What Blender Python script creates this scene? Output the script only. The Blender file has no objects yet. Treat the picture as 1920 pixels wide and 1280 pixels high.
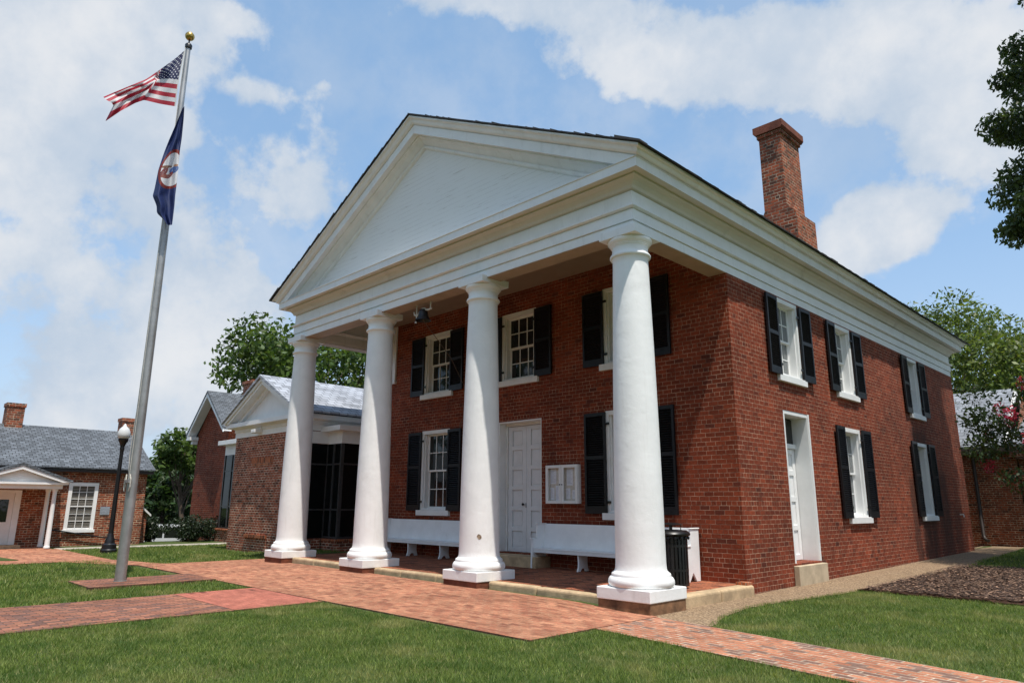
import bpy, math, random
import numpy as np
from mathutils import Vector, Matrix, Euler
random.seed(7); RNG = np.random.default_rng(11)
SC = bpy.context.scene
COL = SC.collection
PI = math.pi
# ------------------------------------------------------------------ helpers
def link(o, parent=None):
    COL.objects.link(o)
    if parent is not None: o.parent = parent
    return o
def tag(o, label=None, cat=None, group=None, kind=None):
    if label: o['label'] = label
    if cat: o['category'] = cat
    if group: o['group'] = group
    if kind: o['kind'] = kind
    return o
def empty(name, loc=(0, 0, 0), rz=0, label=None, cat=None, group=None, parent=None):
    o = bpy.data.objects.new(name, None); o.location = loc; o.rotation_euler = (0, 0, rz)
    o.empty_display_size = .2
    return tag(link(o, parent), label, cat, group)
def copy_tree(o, parent=None):
    c = o.copy(); COL.objects.link(c); c.parent = parent
    for ch in [x for x in bpy.data.objects if x.parent == o]: copy_tree(ch, c)
    return c
class MB:
    """collects geometry; build() makes one mesh object"""
    def __init__(s): s.v = []; s.f = []; s.uv = None
    def add(s, vs, fs):
        b = len(s.v); s.v += [tuple(p) for p in vs]; s.f += [tuple(i + b for i in f) for f in fs]; return s
    def box(s, x0, x1, y0, y1, z0, z1):
        vs = [(x0,y0,z0),(x1,y0,z0),(x1,y1,z0),(x0,y1,z0),(x0,y0,z1),(x1,y0,z1),(x1,y1,z1),(x0,y1,z1)]
        return s.add(vs, [(3,2,1,0),(4,5,6,7),(0,1,5,4),(1,2,6,5),(2,3,7,6),(3,0,4,7)])
    def boxm(s, M, sx, sy, sz):
        vs = [M @ Vector((a*sx/2, b*sy/2, c*sz/2)) for c in (-1,1) for a, b in ((-1,-1),(1,-1),(1,1),(-1,1))]
        return s.add(vs, [(3,2,1,0),(4,5,6,7),(0,1,5,4),(1,2,6,5),(2,3,7,6),(3,0,4,7)])
    def lathe(s, prof, cx=0, cy=0, n=40, cap=True, z0=0):
        vs = []
        for r, z in prof:
            for i in range(n):
                a = 2*PI*i/n; vs.append((cx + r*math.cos(a), cy + r*math.sin(a), z + z0))
        fs = [(k*n+i, k*n+(i+1) % n, (k+1)*n+(i+1) % n, (k+1)*n+i) for k in range(len(prof)-1) for i in range(n)]
        if cap: fs += [tuple(range(n-1, -1, -1)), tuple((len(prof)-1)*n+i for i in range(n))]
        return s.add(vs, fs)
    def tube(s, pts, rads, n=8, cap=True):
        pts = [Vector(p) for p in pts]
        if not hasattr(rads, '__len__'): rads = [rads]*len(pts)
        vs = []; up = None
        for i, p in enumerate(pts):
            d = (pts[min(i+1, len(pts)-1)] - pts[max(i-1, 0)]).normalized()
            if up is None: up = Vector((0,0,1)) if abs(d.z) < .9 else Vector((1,0,0))
            a = d.cross(up).normalized(); b = a.cross(d).normalized(); up = b
            for k in range(n):
                t = 2*PI*k/n; vs.append(p + (a*math.cos(t) + b*math.sin(t))*rads[i])
        fs = [(i*n+k, (i+1)*n+k, (i+1)*n+(k+1) % n, i*n+(k+1) % n) for i in range(len(pts)-1) for k in range(n)]
        if cap: fs += [tuple(range(n)), tuple((len(pts)-1)*n+k for k in range(n-1, -1, -1))]
        return s.add(vs, fs)
    def prism(s, poly, a0, a1, axis='x'):
        """poly in the two other axes, extruded along axis"""
        def P(u, v, w): return {'x': (w, u, v), 'y': (u, w, v), 'z': (u, v, w)}[axis]
        n = len(poly); vs = [P(u, v, a0) for u, v in poly] + [P(u, v, a1) for u, v in poly]
        fs = [tuple(range(n)), tuple(range(2*n-1, n-1, -1))] + [(i, n+i, n+(i+1) % n, (i+1) % n) for i in range(n)]
        return s.add(vs, fs)
    def build(s, name, mat=None, parent=None, smooth=None, bevel=0, fix=True, shift=None):
        me = bpy.data.meshes.new(name)
        if shift is not None: s.v = [(p[0]-shift[0], p[1]-shift[1], p[2]-shift[2]) for p in s.v]
        me.from_pydata(s.v, [], s.f); me.update()
        if s.uv is not None:
            l = me.uv_layers.new(name='UVMap'); arr = np.array([s.uv[lp.vertex_index] for lp in me.loops], 'f').ravel()
            l.data.foreach_set('uv', arr)
        if fix:
            import bmesh
            bm = bmesh.new(); bm.from_mesh(me); bmesh.ops.recalc_face_normals(bm, faces=bm.faces); bm.to_mesh(me); bm.free()
        if smooth is not None:
            for p in me.polygons: p.use_smooth = True
            me.set_sharp_from_angle(angle=math.radians(smooth))
        if mat: me.materials.append(mat)
        o = bpy.data.objects.new(name, me); link(o, parent)
        if bevel:
            m = o.modifiers.new('bevel', 'BEVEL'); m.width = bevel; m.segments = 3 if bevel > .03 else 2; m.limit_method = 'ANGLE'; m.angle_limit = math.radians(50)
        return o
def ss(a, b, x):
    t = min(1, max(0, (x-a)/(b-a))); return t*t*(3-2*t)
def np_mesh(name, verts, faces_n, mat, parent=None, smooth=False):
    """verts (N,3) array in runs of faces_n verts per face"""
    me = bpy.data.meshes.new(name); N = len(verts); F = N//faces_n
    me.vertices.add(N); me.vertices.foreach_set('co', verts.astype('f').ravel())
    me.loops.add(N); me.loops.foreach_set('vertex_index', np.arange(N, dtype='i'))
    me.polygons.add(F); me.polygons.foreach_set('loop_start', np.arange(F, dtype='i')*faces_n)
    me.update(calc_edges=True); me.materials.append(mat)
    return link(bpy.data.objects.new(name, me), parent)
# ------------------------------------------------------------------ materials
class NT:
    def __init__(s, tree): s.t = tree; s.n = tree.nodes; s.l = tree.links
    def node(s, typ, **kw):
        n = s.n.new(typ)
        for k, v in kw.items():
            if k == 'inp':
                for kk, vv in v.items(): s.set(n.inputs[kk], vv)
            else: setattr(n, k, v)
        return n
    def set(s, inp, v):
        if isinstance(v, bpy.types.NodeSocket): s.l.new(v, inp)
        elif isinstance(v, bpy.types.Node): s.l.new(v.outputs[0], inp)
        else:
            if inp.type == 'RGBA' and len(v) == 3: v = (*v, 1)
            inp.default_value = v
    def math(s, op, a, b=0, c=0, clamp=False):
        n = s.n.new('ShaderNodeMath'); n.operation = op; n.use_clamp = clamp
        for i, x in enumerate((a, b, c)): s.set(n.inputs[i], x)
        return n.outputs[0]
    def vmath(s, op, a, b=(0,0,0)):
        n = s.n.new('ShaderNodeVectorMath'); n.operation = op; s.set(n.inputs[0], a); s.set(n.inputs[1], b)
        return n.outputs['Value'] if op in ('DOT_PRODUCT', 'LENGTH', 'DISTANCE') else n.outputs[0]
    def mix(s, f, a, b, mode='MIX'):
        n = s.n.new('ShaderNodeMix'); n.data_type = 'RGBA'; n.blend_type = mode
        s.set(n.inputs['Factor'], f); s.set(n.inputs['A'], a); s.set(n.inputs['B'], b); return n.outputs['Result']
    def noise(s, vec, scale, detail=4, rough=.55, dist=0):
        n = s.n.new('ShaderNodeTexNoise'); s.set(n.inputs['Vector'], vec)
        n.inputs['Scale'].default_value = scale; n.inputs['Detail'].default_value = detail
        n.inputs['Roughness'].default_value = rough; n.inputs['Distortion'].default_value = dist
        return n.outputs['Fac']
    def ramp(s, f, lo, hi, a=0., b=1.):
        n = s.n.new('ShaderNodeMapRange'); n.interpolation_type = 'SMOOTHSTEP'; s.set(n.inputs[0], f)
        for i, x in enumerate((lo, hi, a, b)): n.inputs[i+1].default_value = x
        return n.outputs[0]
    def pos(s): return s.node('ShaderNodeNewGeometry').outputs['Position']
    def sep(s, v):
        n = s.n.new('ShaderNodeSeparateXYZ'); s.set(n.inputs[0], v); return n.outputs
    def comb(s, x=0, y=0, z=0):
        n = s.n.new('ShaderNodeCombineXYZ'); s.set(n.inputs[0], x); s.set(n.inputs[1], y); s.set(n.inputs[2], z); return n.outputs[0]
    def bump(s, h, strength=.3, dist=.01, normal=None):
        n = s.n.new('ShaderNodeBump'); n.inputs['Strength'].default_value = strength; n.inputs['Distance'].default_value = dist
        s.set(n.inputs['Height'], h)
        if normal is not None: s.set(n.inputs['Normal'], normal)
        return n.outputs[0]
def newmat(name):
    m = bpy.data.materials.new(name); m.use_nodes = True; t = NT(m.node_tree)
    return m, t, t.n['Principled BSDF']
def obj_coord(t): return t.node('ShaderNodeTexCoord').outputs['Object']
def plain(name, c, rough=.6, var=.12, scale=6, bump=.15, bscale=40, metal=0, spec=.4, dirt=None, dirt_amt=.5, coat=0):
    m, t, b = newmat(name); p = t.pos()
    n = t.noise(p, scale, 6, .6)
    f = t.ramp(n, .25, .75, 1-var, 1+var)
    col = t.vmath('MULTIPLY', (*c,), t.comb(f, f, f))
    if dirt:
        d = t.ramp(t.noise(p, scale*.5, 8, .7, .4), .55, .75, 0, dirt_amt)
        col = t.mix(d, col, dirt)
    t.set(b.inputs['Base Color'], col); b.inputs['Roughness'].default_value = rough
    b.inputs['Metallic'].default_value = metal; b.inputs['Specular IOR Level'].default_value = spec
    b.inputs['Coat Weight'].default_value = coat
    if bump: t.set(b.inputs['Normal'], t.bump(t.noise(p, bscale, 5, .6), bump, .01))
    return m
def brick(name, c1, c2, cm, w=.205, h=.086, mort=.009, ground=False, rot=0, dark=(.06,.02,.012), dark_amt=.35, vary=.25, squash=True, dark_streaks=None, bias=-.1):
    m, t, b = newmat(name); p = t.pos(); x, y, z = t.sep(p)
    if ground:
        if rot:
            c, s_ = math.cos(rot), math.sin(rot)
            u = t.math('ADD', t.math('MULTIPLY', x, c), t.math('MULTIPLY', y, s_))
            v = t.math('SUBTRACT', t.math('MULTIPLY', y, c), t.math('MULTIPLY', x, s_))
        else: u, v = x, y
        vec = t.comb(u, v, 0)
    else:
        nx, ny, nz = t.sep(t.vmath('ABSOLUTE', t.node('ShaderNodeNewGeometry').outputs['True Normal']))
        side = t.math('GREATER_THAN', nx, ny)
        u = t.math('ADD', t.math('MULTIPLY', y, side), t.math('MULTIPLY', x, t.math('SUBTRACT', 1, side)))
        flat = t.math('GREATER_THAN', nz, .8)
        v = t.math('ADD', t.math('MULTIPLY', z, t.math('SUBTRACT', 1, flat)), t.math('MULTIPLY', y, flat))
        vec = t.comb(u, v, 0)
    wob = t.node('ShaderNodeTexNoise', inp={'Vector': vec, 'Scale': 3.0, 'Detail': 3.0})
    vec = t.vmath('ADD', vec, t.vmath('SCALE', t.vmath('SUBTRACT', wob.outputs['Color'], (.5,.5,.5))))
    vec.node.inputs[1].links[0].from_node.inputs['Scale'].default_value = .012
    bt = t.node('ShaderNodeTexBrick', inp={'Vector': vec, 'Color1': (0,0,0), 'Color2': (1,1,1), 'Mortar': (0,0,0), 'Scale': 1.0, 'Mortar Size': mort, 'Mortar Smooth': .25, 'Bias': bias, 'Brick Width': w, 'Row Height': h})
    bt.offset = .5
    if squash: bt.squash = .52; bt.squash_frequency = 6
    rnd = t.sep(bt.outputs['Color'])[0]
    col = t.mix(rnd, c1, c2)
    # second independent per-brick tone through a shifted brick lookup
    vx_, vy_, _ = t.sep(vec); row_ = t.math('FLOOR', t.math('DIVIDE', vy_, h))
    weff = w
    if squash: weff = t.math('SUBTRACT', w, t.math('MULTIPLY', t.math('LESS_THAN', t.math('FLOORED_MODULO', row_, 6), .5), w*.48))
    par = t.math('SUBTRACT', 1, t.math('FLOORED_MODULO', row_, 2))
    cx_ = t.math('FLOOR', t.math('DIVIDE', t.math('ADD', vx_, t.math('MULTIPLY', t.math('MULTIPLY', par, .5), weff)), weff))
    cell = t.node('ShaderNodeTexWhiteNoise', noise_dimensions='2D', inp={'Vector': t.comb(cx_, row_, 0)})
    dk = t.math('GREATER_THAN', cell.outputs['Value'], 1-dark_amt*.5)
    col = t.mix(t.math('MULTIPLY', dk, .75), col, dark)
    cv_ = t.sep(cell.outputs['Color'])[1]; gg_ = t.ramp(cv_, 0, 1, .87, 1.14); col = t.vmath('MULTIPLY', col, t.comb(gg_, gg_, gg_))
    big = t.ramp(t.noise(p, .55, 6, .65, .3), .3, .7, 1-vary, 1+vary)
    fine = t.ramp(t.noise(p, 26, 5, .6), .2, .8, .72, 1.25)
    g = t.math('MULTIPLY', big, fine)
    col = t.vmath('MULTIPLY', col, t.comb(g, g, g))
    mc = t.vmath('MULTIPLY', (*cm,), t.comb(*[t.ramp(t.noise(p, 4, 5, .7),   .32, .7, .22, 1.2)]*3))
    col = t.mix(bt.outputs['Fac'], col, mc)
    if dark_streaks:   # dark vertical streaks with wavy edges: (axis, list of (centre, half width, top, bottom, amount))
        ax, lst = dark_streaks; c = (x, y)[ax]
        tot = None
        wig = t.math('MULTIPLY', t.math('SUBTRACT', t.noise(t.comb(0, 0, z), 1.3, 3), .5), .5)
        for (cc, hw, zt, zb, am) in lst:
            dist = t.math('ABSOLUTE', t.math('SUBTRACT', t.math('ADD', c, wig), cc))
            k = t.math('MULTIPLY', t.ramp(dist, hw, hw*.45, 0, am), t.math('MULTIPLY', t.ramp(z, zb-.3, zb+.3), t.ramp(z, zt+.25, zt-.3)))
            tot = k if tot is None else t.math('MAXIMUM', tot, k)
        st = t.math('MULTIPLY', tot, t.ramp(t.noise(t.vmath('MULTIPLY', p, (3, 3, .35)), 2.2, 6, .6), .2, .6, .45, 1))
        col = t.mix(st, col, (.05, .022, .014))
    t.set(b.inputs['Base Color'], col); b.inputs['Roughness'].default_value = .88; b.inputs['Specular IOR Level'].default_value = .25
    hgt = t.math('ADD', t.math('MULTIPLY', t.math('SUBTRACT', 1, bt.outputs['Fac']), 1.0), t.math('MULTIPLY', t.noise(p, 60, 4), .35))
    t.set(b.inputs['Normal'], t.bump(hgt, .55, .008))
    return m
def shingle(name, c, w=.28, h=.16, axis='xz', var=.35, lo=.55):
    m, t, b = newmat(name); p = t.pos(); x, y, z = t.sep(p)
    vec = t.comb(y if axis[0] == 'y' else x, t.math('MULTIPLY', z, 1.9), 0)
    bt = t.node('ShaderNodeTexBrick', inp={'Vector': vec, 'Color1': (0,0,0), 'Color2': (1,1,1), 'Mortar': (.3,.3,.3), 'Scale': 1.0, 'Mortar Size': .012, 'Mortar Smooth': .1, 'Bias': 0., 'Brick Width': w, 'Row Height': h})
    f = t.math('MULTIPLY', t.ramp(t.sep(bt.outputs['Color'])[0], 0, 1, 1-var, 1+var), t.ramp(t.noise(p, 1.1, 6, .7), .3, .7, .8, 1.2))
    f = t.math('MULTIPLY', f, t.ramp(bt.outputs['Fac'], 0, 1, 1, lo))
    f = t.math('MULTIPLY', f, t.ramp(t.noise(p, 60, 3, .6), .2, .8, .85, 1.15))
    t.set(b.inputs['Base Color'], t.vmath('MULTIPLY', (*c,), t.comb(f, f, f))); b.inputs['Roughness'].default_value = .8
    saw = t.math('FRACT', t.math('DIVIDE', t.math('MULTIPLY', z, 1.9), h))
    t.set(b.inputs['Normal'], t.bump(t.math('SUBTRACT', t.math('SUBTRACT', 1, saw), t.math('MULTIPLY', bt.outputs['Fac'], .6)), .6, .015))
    return m
def leafmat(name, c, var=.45, trans=.35):
    m, t, b = newmat(name); g = t.node('ShaderNodeNewGeometry')
    r = g.outputs['Random Per Island']
    f = t.ramp(r, 0, 1, 1-var, 1+var)
    big = t.ramp(t.noise(g.outputs['Position'], .35, 3), .3, .7, .8, 1.2)
    f = t.math('MULTIPLY', f, big)
    col = t.vmath('MULTIPLY', (*c,), t.comb(f, f, t.math('MULTIPLY', f, .9)))
    hue = t.math('MULTIPLY', t.math('GREATER_THAN', t.math('FRACT', t.math('MULTIPLY', r, 37.7)), .7), .4)
    col = t.mix(hue, col, (c[0]*2.1, c[1]*1.55, c[2]*.9))
    t.set(b.inputs['Base Color'], col); b.inputs['Roughness'].default_value = .5; b.inputs['Specular IOR Level'].default_value = .35
    tr = t.node('ShaderNodeBsdfTranslucent', inp={'Color': t.vmath('MULTIPLY', col, (1.5, 1.5, .8))})
    mx = t.node('ShaderNodeMixShader', inp={'Fac': trans, 1: b.outputs[0], 2: tr.outputs[0]})
    t.set(t.n['Material Output'].inputs[0], mx.outputs[0])
    return m
M = {}
def paint(name, c, dirt, amt, bump, bscale, scale=3.0, rough=.5):
    return plain(name, c, rough=rough, var=.05, scale=scale, bump=bump, bscale=bscale, dirt=dirt, dirt_amt=amt)
def weather(name, c, grime, amt, stucco=False):
    m, t, b = newmat(name); p = t.pos()
    runs = t.ramp(t.noise(t.vmath('MULTIPLY', p, (1, 1, .10)), 5.5, 7, .68), .53, .74, 0, amt)
    runs = t.math('MULTIPLY', runs, t.ramp(t.noise(p, .8, 4, .6), .35, .65, .25, 1))
    blot = t.ramp(t.noise(p, 1.7, 9, .72, .3), .55, .76, 0, amt*.7)
    fl = t.ramp(t.noise(t.vmath('MULTIPLY', p, (.55, .55, 9)), 3.2, 7, .72), .66, .74, 0, amt*.9)
    k = t.math('MAXIMUM', t.math('MAXIMUM', runs, blot), 0 if stucco else fl)
    col = t.mix(k, c, grime)
    g = t.ramp(t.noise(p, 2.6, 5, .6), .3, .7, .96, 1.03); col = t.vmath('MULTIPLY', col, t.comb(g, g, g))
    t.set(b.inputs['Base Color'], col); b.inputs['Roughness'].default_value = .62 if stucco else .5
    if stucco:
        hh = t.math('ADD', t.math('MULTIPLY', t.noise(p, 5, 6, .65, .6), 1.0), t.math('MULTIPLY', t.math('MULTIPLY', t.noise(p, 34, 6, .7), t.ramp(t.noise(p, 1.8, 3), .4, .62, .1, 1)), .55))
        t.set(b.inputs['Normal'], t.bump(hh, .38, .014))
    else: t.set(b.inputs['Normal'], t.bump(t.math('SUBTRACT', t.noise(t.vmath('MULTIPLY', p, (.6, .6, 4)), 14, 5, .6), t.math('MULTIPLY', fl, .8)), .15, .008))
    return m
M['white'] = weather('white_paint_weathered', (.81,.815,.81), (.40,.38,.33), .30)
M['stucco'] = weather('column_stucco_weathered', (.84,.84,.825), (.50,.47,.42), .32, True)
M['white_clean'] = paint('white_trim_paint', (.8,.8,.785), (.5,.48,.43), .2, .08, 50)
M['bench'] = paint('bench_paint', (.86,.87,.87), (.45,.42,.38), .25, .08, 60)
M['black'] = plain('shutter_paint', (.006,.006,.008), .42, .3, 8, .08, 60)
M['iron'] = plain('black_iron', (.008,.008,.009), .35, .3, 12, .05, 80, spec=.5)
M['ironw'] = plain('white_iron', (.62,.60,.55), .5, .2, 20, .2, 90)
M['bronze'] = plain('bell_bronze', (.035,.037,.04), .4, .3, 10, .1, 60, metal=.6)
M['stone'] = plain('kerb_stone', (.46,.335,.20), .9, .3, 4, .7, 40, dirt=(.13,.088,.052), dirt_amt=.6)
M['step'] = plain('step_stone', (.47,.38,.26), .9, .2, 3, .4, 60, dirt=(.2,.15,.1), dirt_amt=.5)
M['darkstone'] = plain('foundation_wood', (.19,.10,.05), .85, .6, 4, .6, 30, dirt=(.03,.022,.016), dirt_amt=.8)
M['soffit'] = plain('soffit_painted_shade', (.40,.31,.225), .6, .1, 3, .08, 30, dirt=(.28,.21,.15), dirt_amt=.4)  # brown holds the shade and brick bounce under the white beam
M['bed_tan'] = paint('bed_moulding_tan', (.66,.62,.54), (.34,.30,.24), .5, .12, 30, 2.0)  # grey-beige bed moulding, darker than the white, with darker blotches
M['tan'] = plain('door_grey', (.70,.71,.72), .5, .06, 4, .08, 40)
M['ceil'] = plain('ceiling_painted_shade', (.30,.225,.165), .6, .08, 3, .08, 30)  # porch shade put into the ceiling colour, darker and browner
M['metal'] = plain('pole_aluminium', (.40,.395,.385), .45, .18, 3, .05, 120, metal=.75, dirt=(.2,.2,.2), dirt_amt=.4)
M['gold'] = plain('gilded_ball', (.55,.36,.10), .3, .15, 8, 0, metal=.9)
M['rope'] = plain('rope', (.55,.52,.46), .8, .2, 30, 0)
M['darkrope'] = plain('bell_rope', (.12,.09,.07), .8, .2, 30, 0)
M['conc'] = plain('concrete', (.40,.36,.30), .9, .15, 2, .3, 50)
M['asphalt'] = plain('asphalt', (.06,.06,.06), .9, .2, 2, .3, 50)
M['bark'] = plain('bark', (.09,.065,.045), .9, .4, 6, .8, 14)
M['paper'] = plain('paper', (.72,.74,.78), .7, .05, 10, 0)
M['ink'] = plain('printed_lines', (.33,.34,.40), .7, .2, 40, 0)
M['cork'] = plain('board_back', (.60,.56,.49), .8, .15, 20, .1)
M['bronzeplate'] = plain('plaque_grey', (.24,.27,.30), .5, .2, 20, .1)
M['globe'] = plain('milk_glass', (.60,.61,.60), .25, .05, 5, 0)
M['van'] = plain('van_paint', (.66,.68,.70), .25, .04, 3, 0, coat=.6)
M['tyre'] = plain('tyre_rubber', (.02,.02,.02), .8, .2, 10, .1)
M['clay'] = plain('soil_edge', (.10,.05,.03), .95, .5, 8, .6, 30)
RED1, RED2, MORT = (.215,.042,.0165), (.145,.0275,.0115), (.58,.39,.27)
M['brick'] = brick('court_brick', RED1, RED2, MORT, mort=.0037, dark_amt=.07, dark=(.09,.022,.013), dark_streaks=(1, [(14.2,1.0,3.9,-.4,.8),(13.0,.35,2.4,-.4,.7),(15.9,.9,2.7,-.4,.75),(17.2,.5,1.6,-.4,.5)]))
M['brick_old'] = brick('chimney_brick', (.34,.085,.038), (.15,.05,.03), (.50,.38,.27), dark_amt=.3, dark=(.07,.04,.028))
M['brick_annex'] = brick('annex_brick', (.31,.085,.042), (.20,.052,.028), (.66,.48,.36), w=.2, h=.078, mort=.011, squash=False)
M['brick_house'] = brick('house_brick', (.28,.07,.03), (.17,.045,.024), (.55,.40,.27), w=.2, h=.08, mort=.010, dark_amt=.25)
M['rowlock'] = brick('cap_brick', (.42,.12,.045), (.30,.085,.035), (.4,.28,.2), w=.075, h=.4, mort=.008, squash=False)
PB1, PB2, PMT = (.41,.182,.104), (.305,.112,.064), (.42,.27,.17)
M['paver'] = brick('plaza_paver', PB1, PB2, PMT, w=.2, h=.1, mort=.006, ground=True, squash=False, vary=.22, dark=(.23,.08,.048), dark_amt=.4)
M['paver_walk'] = brick('walk_paver', (.30,.13,.08), (.20,.08,.052), (.11,.065,.042), w=.2, h=.1, mort=.007, ground=True, rot=PI/2, squash=False, vary=.25, dark=(.12,.07,.06), dark_amt=.6)
M['paver_right'] = brick('side_walk_paver', (.40,.165,.09), (.30,.11,.062), (.50,.40,.30), w=.205, h=.1, mort=.009, ground=True, rot=-.16, squash=False, vary=.15, dark=(.13,.09,.075), dark_amt=.35)
M['paver_red'] = brick('red_patch_paver', (.37,.125,.085), (.33,.105,.072), (.35,.15,.105), w=.2, h=.1, mort=.004, ground=True, squash=False, vary=.1, dark_amt=.05)
M['porch'] = brick('porch_paver', (.36,.12,.055), (.24,.075,.04), (.2,.12,.08), w=.2, h=.1, mort=.006, ground=True, rot=.78, squash=False, vary=.25, dark_amt=.4)
M['slate'] = shingle('house_slate', (.10,.112,.127), axis='y', h=.13, w=.20, var=.3, lo=.3)
M['slate_light'] = shingle('annex_slate', (.30,.32,.36), axis='y', h=.2, w=.3, var=.25, lo=.35)
M['slate_back'] = shingle('back_slate', (.22,.235,.26), axis='x', h=.26, w=.32, var=.2, lo=.3)
M['shake'] = shingle('dark_shake', (.03,.027,.025), axis='y', h=.25, w=.2)
M['leaf_walnut'] = leafmat('leaf_mid', (.058,.102,.026))
M['leaf_oak'] = leafmat('leaf_yellowgreen', (.10,.145,.042))
M['leaf_dark'] = leafmat('leaf_dark', (.028,.055,.02))
M['leaf_near'] = leafmat('leaf_near', (.062,.092,.036), trans=.35)
M['leaf_far'] = leafmat('leaf_far', (.045,.078,.028))
M['leaf_myrtle'] = leafmat('leaf_myrtle', (.045,.075,.028), trans=.3)
M['leaf_shrub'] = leafmat('leaf_shrub', (.018,.032,.015), trans=.15)
M['blossom'] = leafmat('blossom', (.42,.03,.09), var=.3)
m, t, b = newmat('window_glass')
b.inputs['Base Color'].default_value = (.012,.014,.014,1); b.inputs['Roughness'].default_value = .04; b.inputs['IOR'].default_value = 1.5
t.set(b.inputs['Normal'], t.bump(t.noise(t.pos(), 2.2, 2), .05, .05)); M['glass'] = m
m, t, b = newmat('sheer_glass')
b.inputs['Base Color'].default_value = (.16,.17,.17,1); b.inputs['Roughness'].default_value = .06
t.set(b.inputs['Normal'], t.bump(t.noise(t.pos(), 2.2, 2), .05, .05)); M['glass_sheer'] = m
m, t, b = newmat('dark_curtain_wall')
b.inputs['Base Color'].default_value = (.006,.007,.007,1); b.inputs['Roughness'].default_value = .02; b.inputs['IOR'].default_value = 1.33; b.inputs['Specular IOR Level'].default_value = .4; M['glass_dark'] = m
# window with blinds
m, t, b = newmat('glass_with_blinds'); x, y, z = t.sep(t.pos())
f = t.math('LESS_THAN', t.math('FRACT', t.math('DIVIDE', z, .055)), .42)
t.set(b.inputs['Base Color'], t.mix(f, (.03,.028,.025), (.28,.26,.225))); b.inputs['Roughness'].default_value = .15; M['blinds'] = m
# clapboard tympanum with flaking paint
m, t, b = newmat('tympanum_boards'); p = t.pos(); x, y, z = t.sep(p)
n1 = t.noise(t.vmath('MULTIPLY', p, (1.2, 1, 22)), 1.5, 6, .7)
crack = t.ramp(n1, .60, .70, 0, .75)
row = t.math('FRACT', t.math('DIVIDE', z, .115)); seam = t.math('LESS_THAN', row, .07)
col = t.mix(crack, (.78,.785,.775), (.42,.40,.36))
col = t.mix(t.math('MULTIPLY', seam, t.ramp(t.noise(p, 2.2, 4), .35, .7, .08, .5)), col, (.3,.29,.27))
t.set(b.inputs['Base Color'], col); b.inputs['Roughness'].default_value = .55
t.set(b.inputs['Normal'], t.bump(t.math('SUBTRACT', row, t.math('MULTIPLY', crack, .6)), .35, .006)); M['tymp'] = m
# entablature: white with grime streaks along the boards
# ground materials
def groundmat(name, cols, s1, s2, bump=.5, bs=80, rough=.95):
    m, t, b = newmat(name); p = t.pos()
    a = t.noise(p, s1, 8, .7); c = t.noise(p, s2, 6, .65, .3)
    col = t.mix(t.ramp(a, .3, .7), cols[0], cols[1]); col = t.mix(t.ramp(c, .5, .72, 0, .75), col, cols[2])
    t.set(b.inputs['Base Color'], col); b.inputs['Roughness'].default_value = rough; b.inputs['Specular IOR Level'].default_value = .15
    t.set(b.inputs['Normal'], t.bump(t.noise(p, bs, 6, .7), bump, .03)); return m
M['lawn'] = groundmat('lawn_turf', [(.045,.068,.018), (.07,.10,.028), (.13,.12,.05)], 9, .9)
M['gravel'] = groundmat('pea_gravel', [(.36,.245,.14), (.19,.125,.07), (.44,.32,.20)], 45, 5, 1, 55)
m, t, b = newmat('pea_gravel_stones'); p = t.pos()
vo = t.node('ShaderNodeTexVoronoi', inp={'Vector': p, 'Scale': 38.0}); vr = t.sep(vo.outputs['Color'])[0]
col = t.mix(vr, (.13,.08,.045), (.46,.33,.20)); col = t.mix(t.ramp(vo.outputs['Distance'], .35, .75, 0, .7), col, (.12,.075,.04))
col = t.mix(t.ramp(t.noise(p, 1.6, 6, .7), .45, .7, 0, .55), col, (.25,.16,.085))
t.set(b.inputs['Base Color'], col); b.inputs['Roughness'].default_value = .9
t.set(b.inputs['Normal'], t.bump(t.math('SUBTRACT', 1, vo.outputs['Distance']), .9, .012)); M['gravel'] = m
M['mulch'] = groundmat('bark_mulch', [(.075,.036,.022), (.022,.012,.008), (.12,.066,.043)], 22, 11, 1, 30)
m, t, b = newmat('bark_chip'); r = t.node('ShaderNodeNewGeometry').outputs['Random Per Island']
t.set(b.inputs['Base Color'], t.mix(t.math('POWER', r, 2.6), (.026,.013,.008), (.36,.22,.145))); b.inputs['Roughness'].default_value = .9; M['chip'] = m
# grass blades
m, t, b = newmat('grass_blade'); g = t.node('ShaderNodeNewGeometry'); p = g.outputs['Position']
r = g.outputs['Random Per Island']
dry = t.ramp(t.noise(p, .75, 7, .65, .5), .5, .68, 0, .65)
dry = t.math('MAXIMUM', dry, t.math('MULTIPLY', t.math('GREATER_THAN', r, .93), .8))
col = t.mix(t.ramp(r, 0, .93), (.062,.110,.020), (.265,.335,.085))
col = t.mix(t.ramp(t.noise(p, 1.9, 6, .65), .42, .66, 0, .75), col, (.055,.12,.022))
col = t.mix(dry, col, (.40,.36,.16))
t.set(b.inputs['Base Color'], col); b.inputs['Roughness'].default_value = .55; b.inputs['Specular IOR Level'].default_value = .25
tr = t.node('ShaderNodeBsdfTranslucent', inp={'Color': t.vmath('MULTIPLY', col, (1.4,1.4,.7))})
t.set(t.n['Material Output'].inputs[0], t.node('ShaderNodeMixShader', inp={'Fac': .4, 1: b.outputs[0], 2: tr.outputs[0]}).outputs[0]); M['blade'] = m
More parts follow.
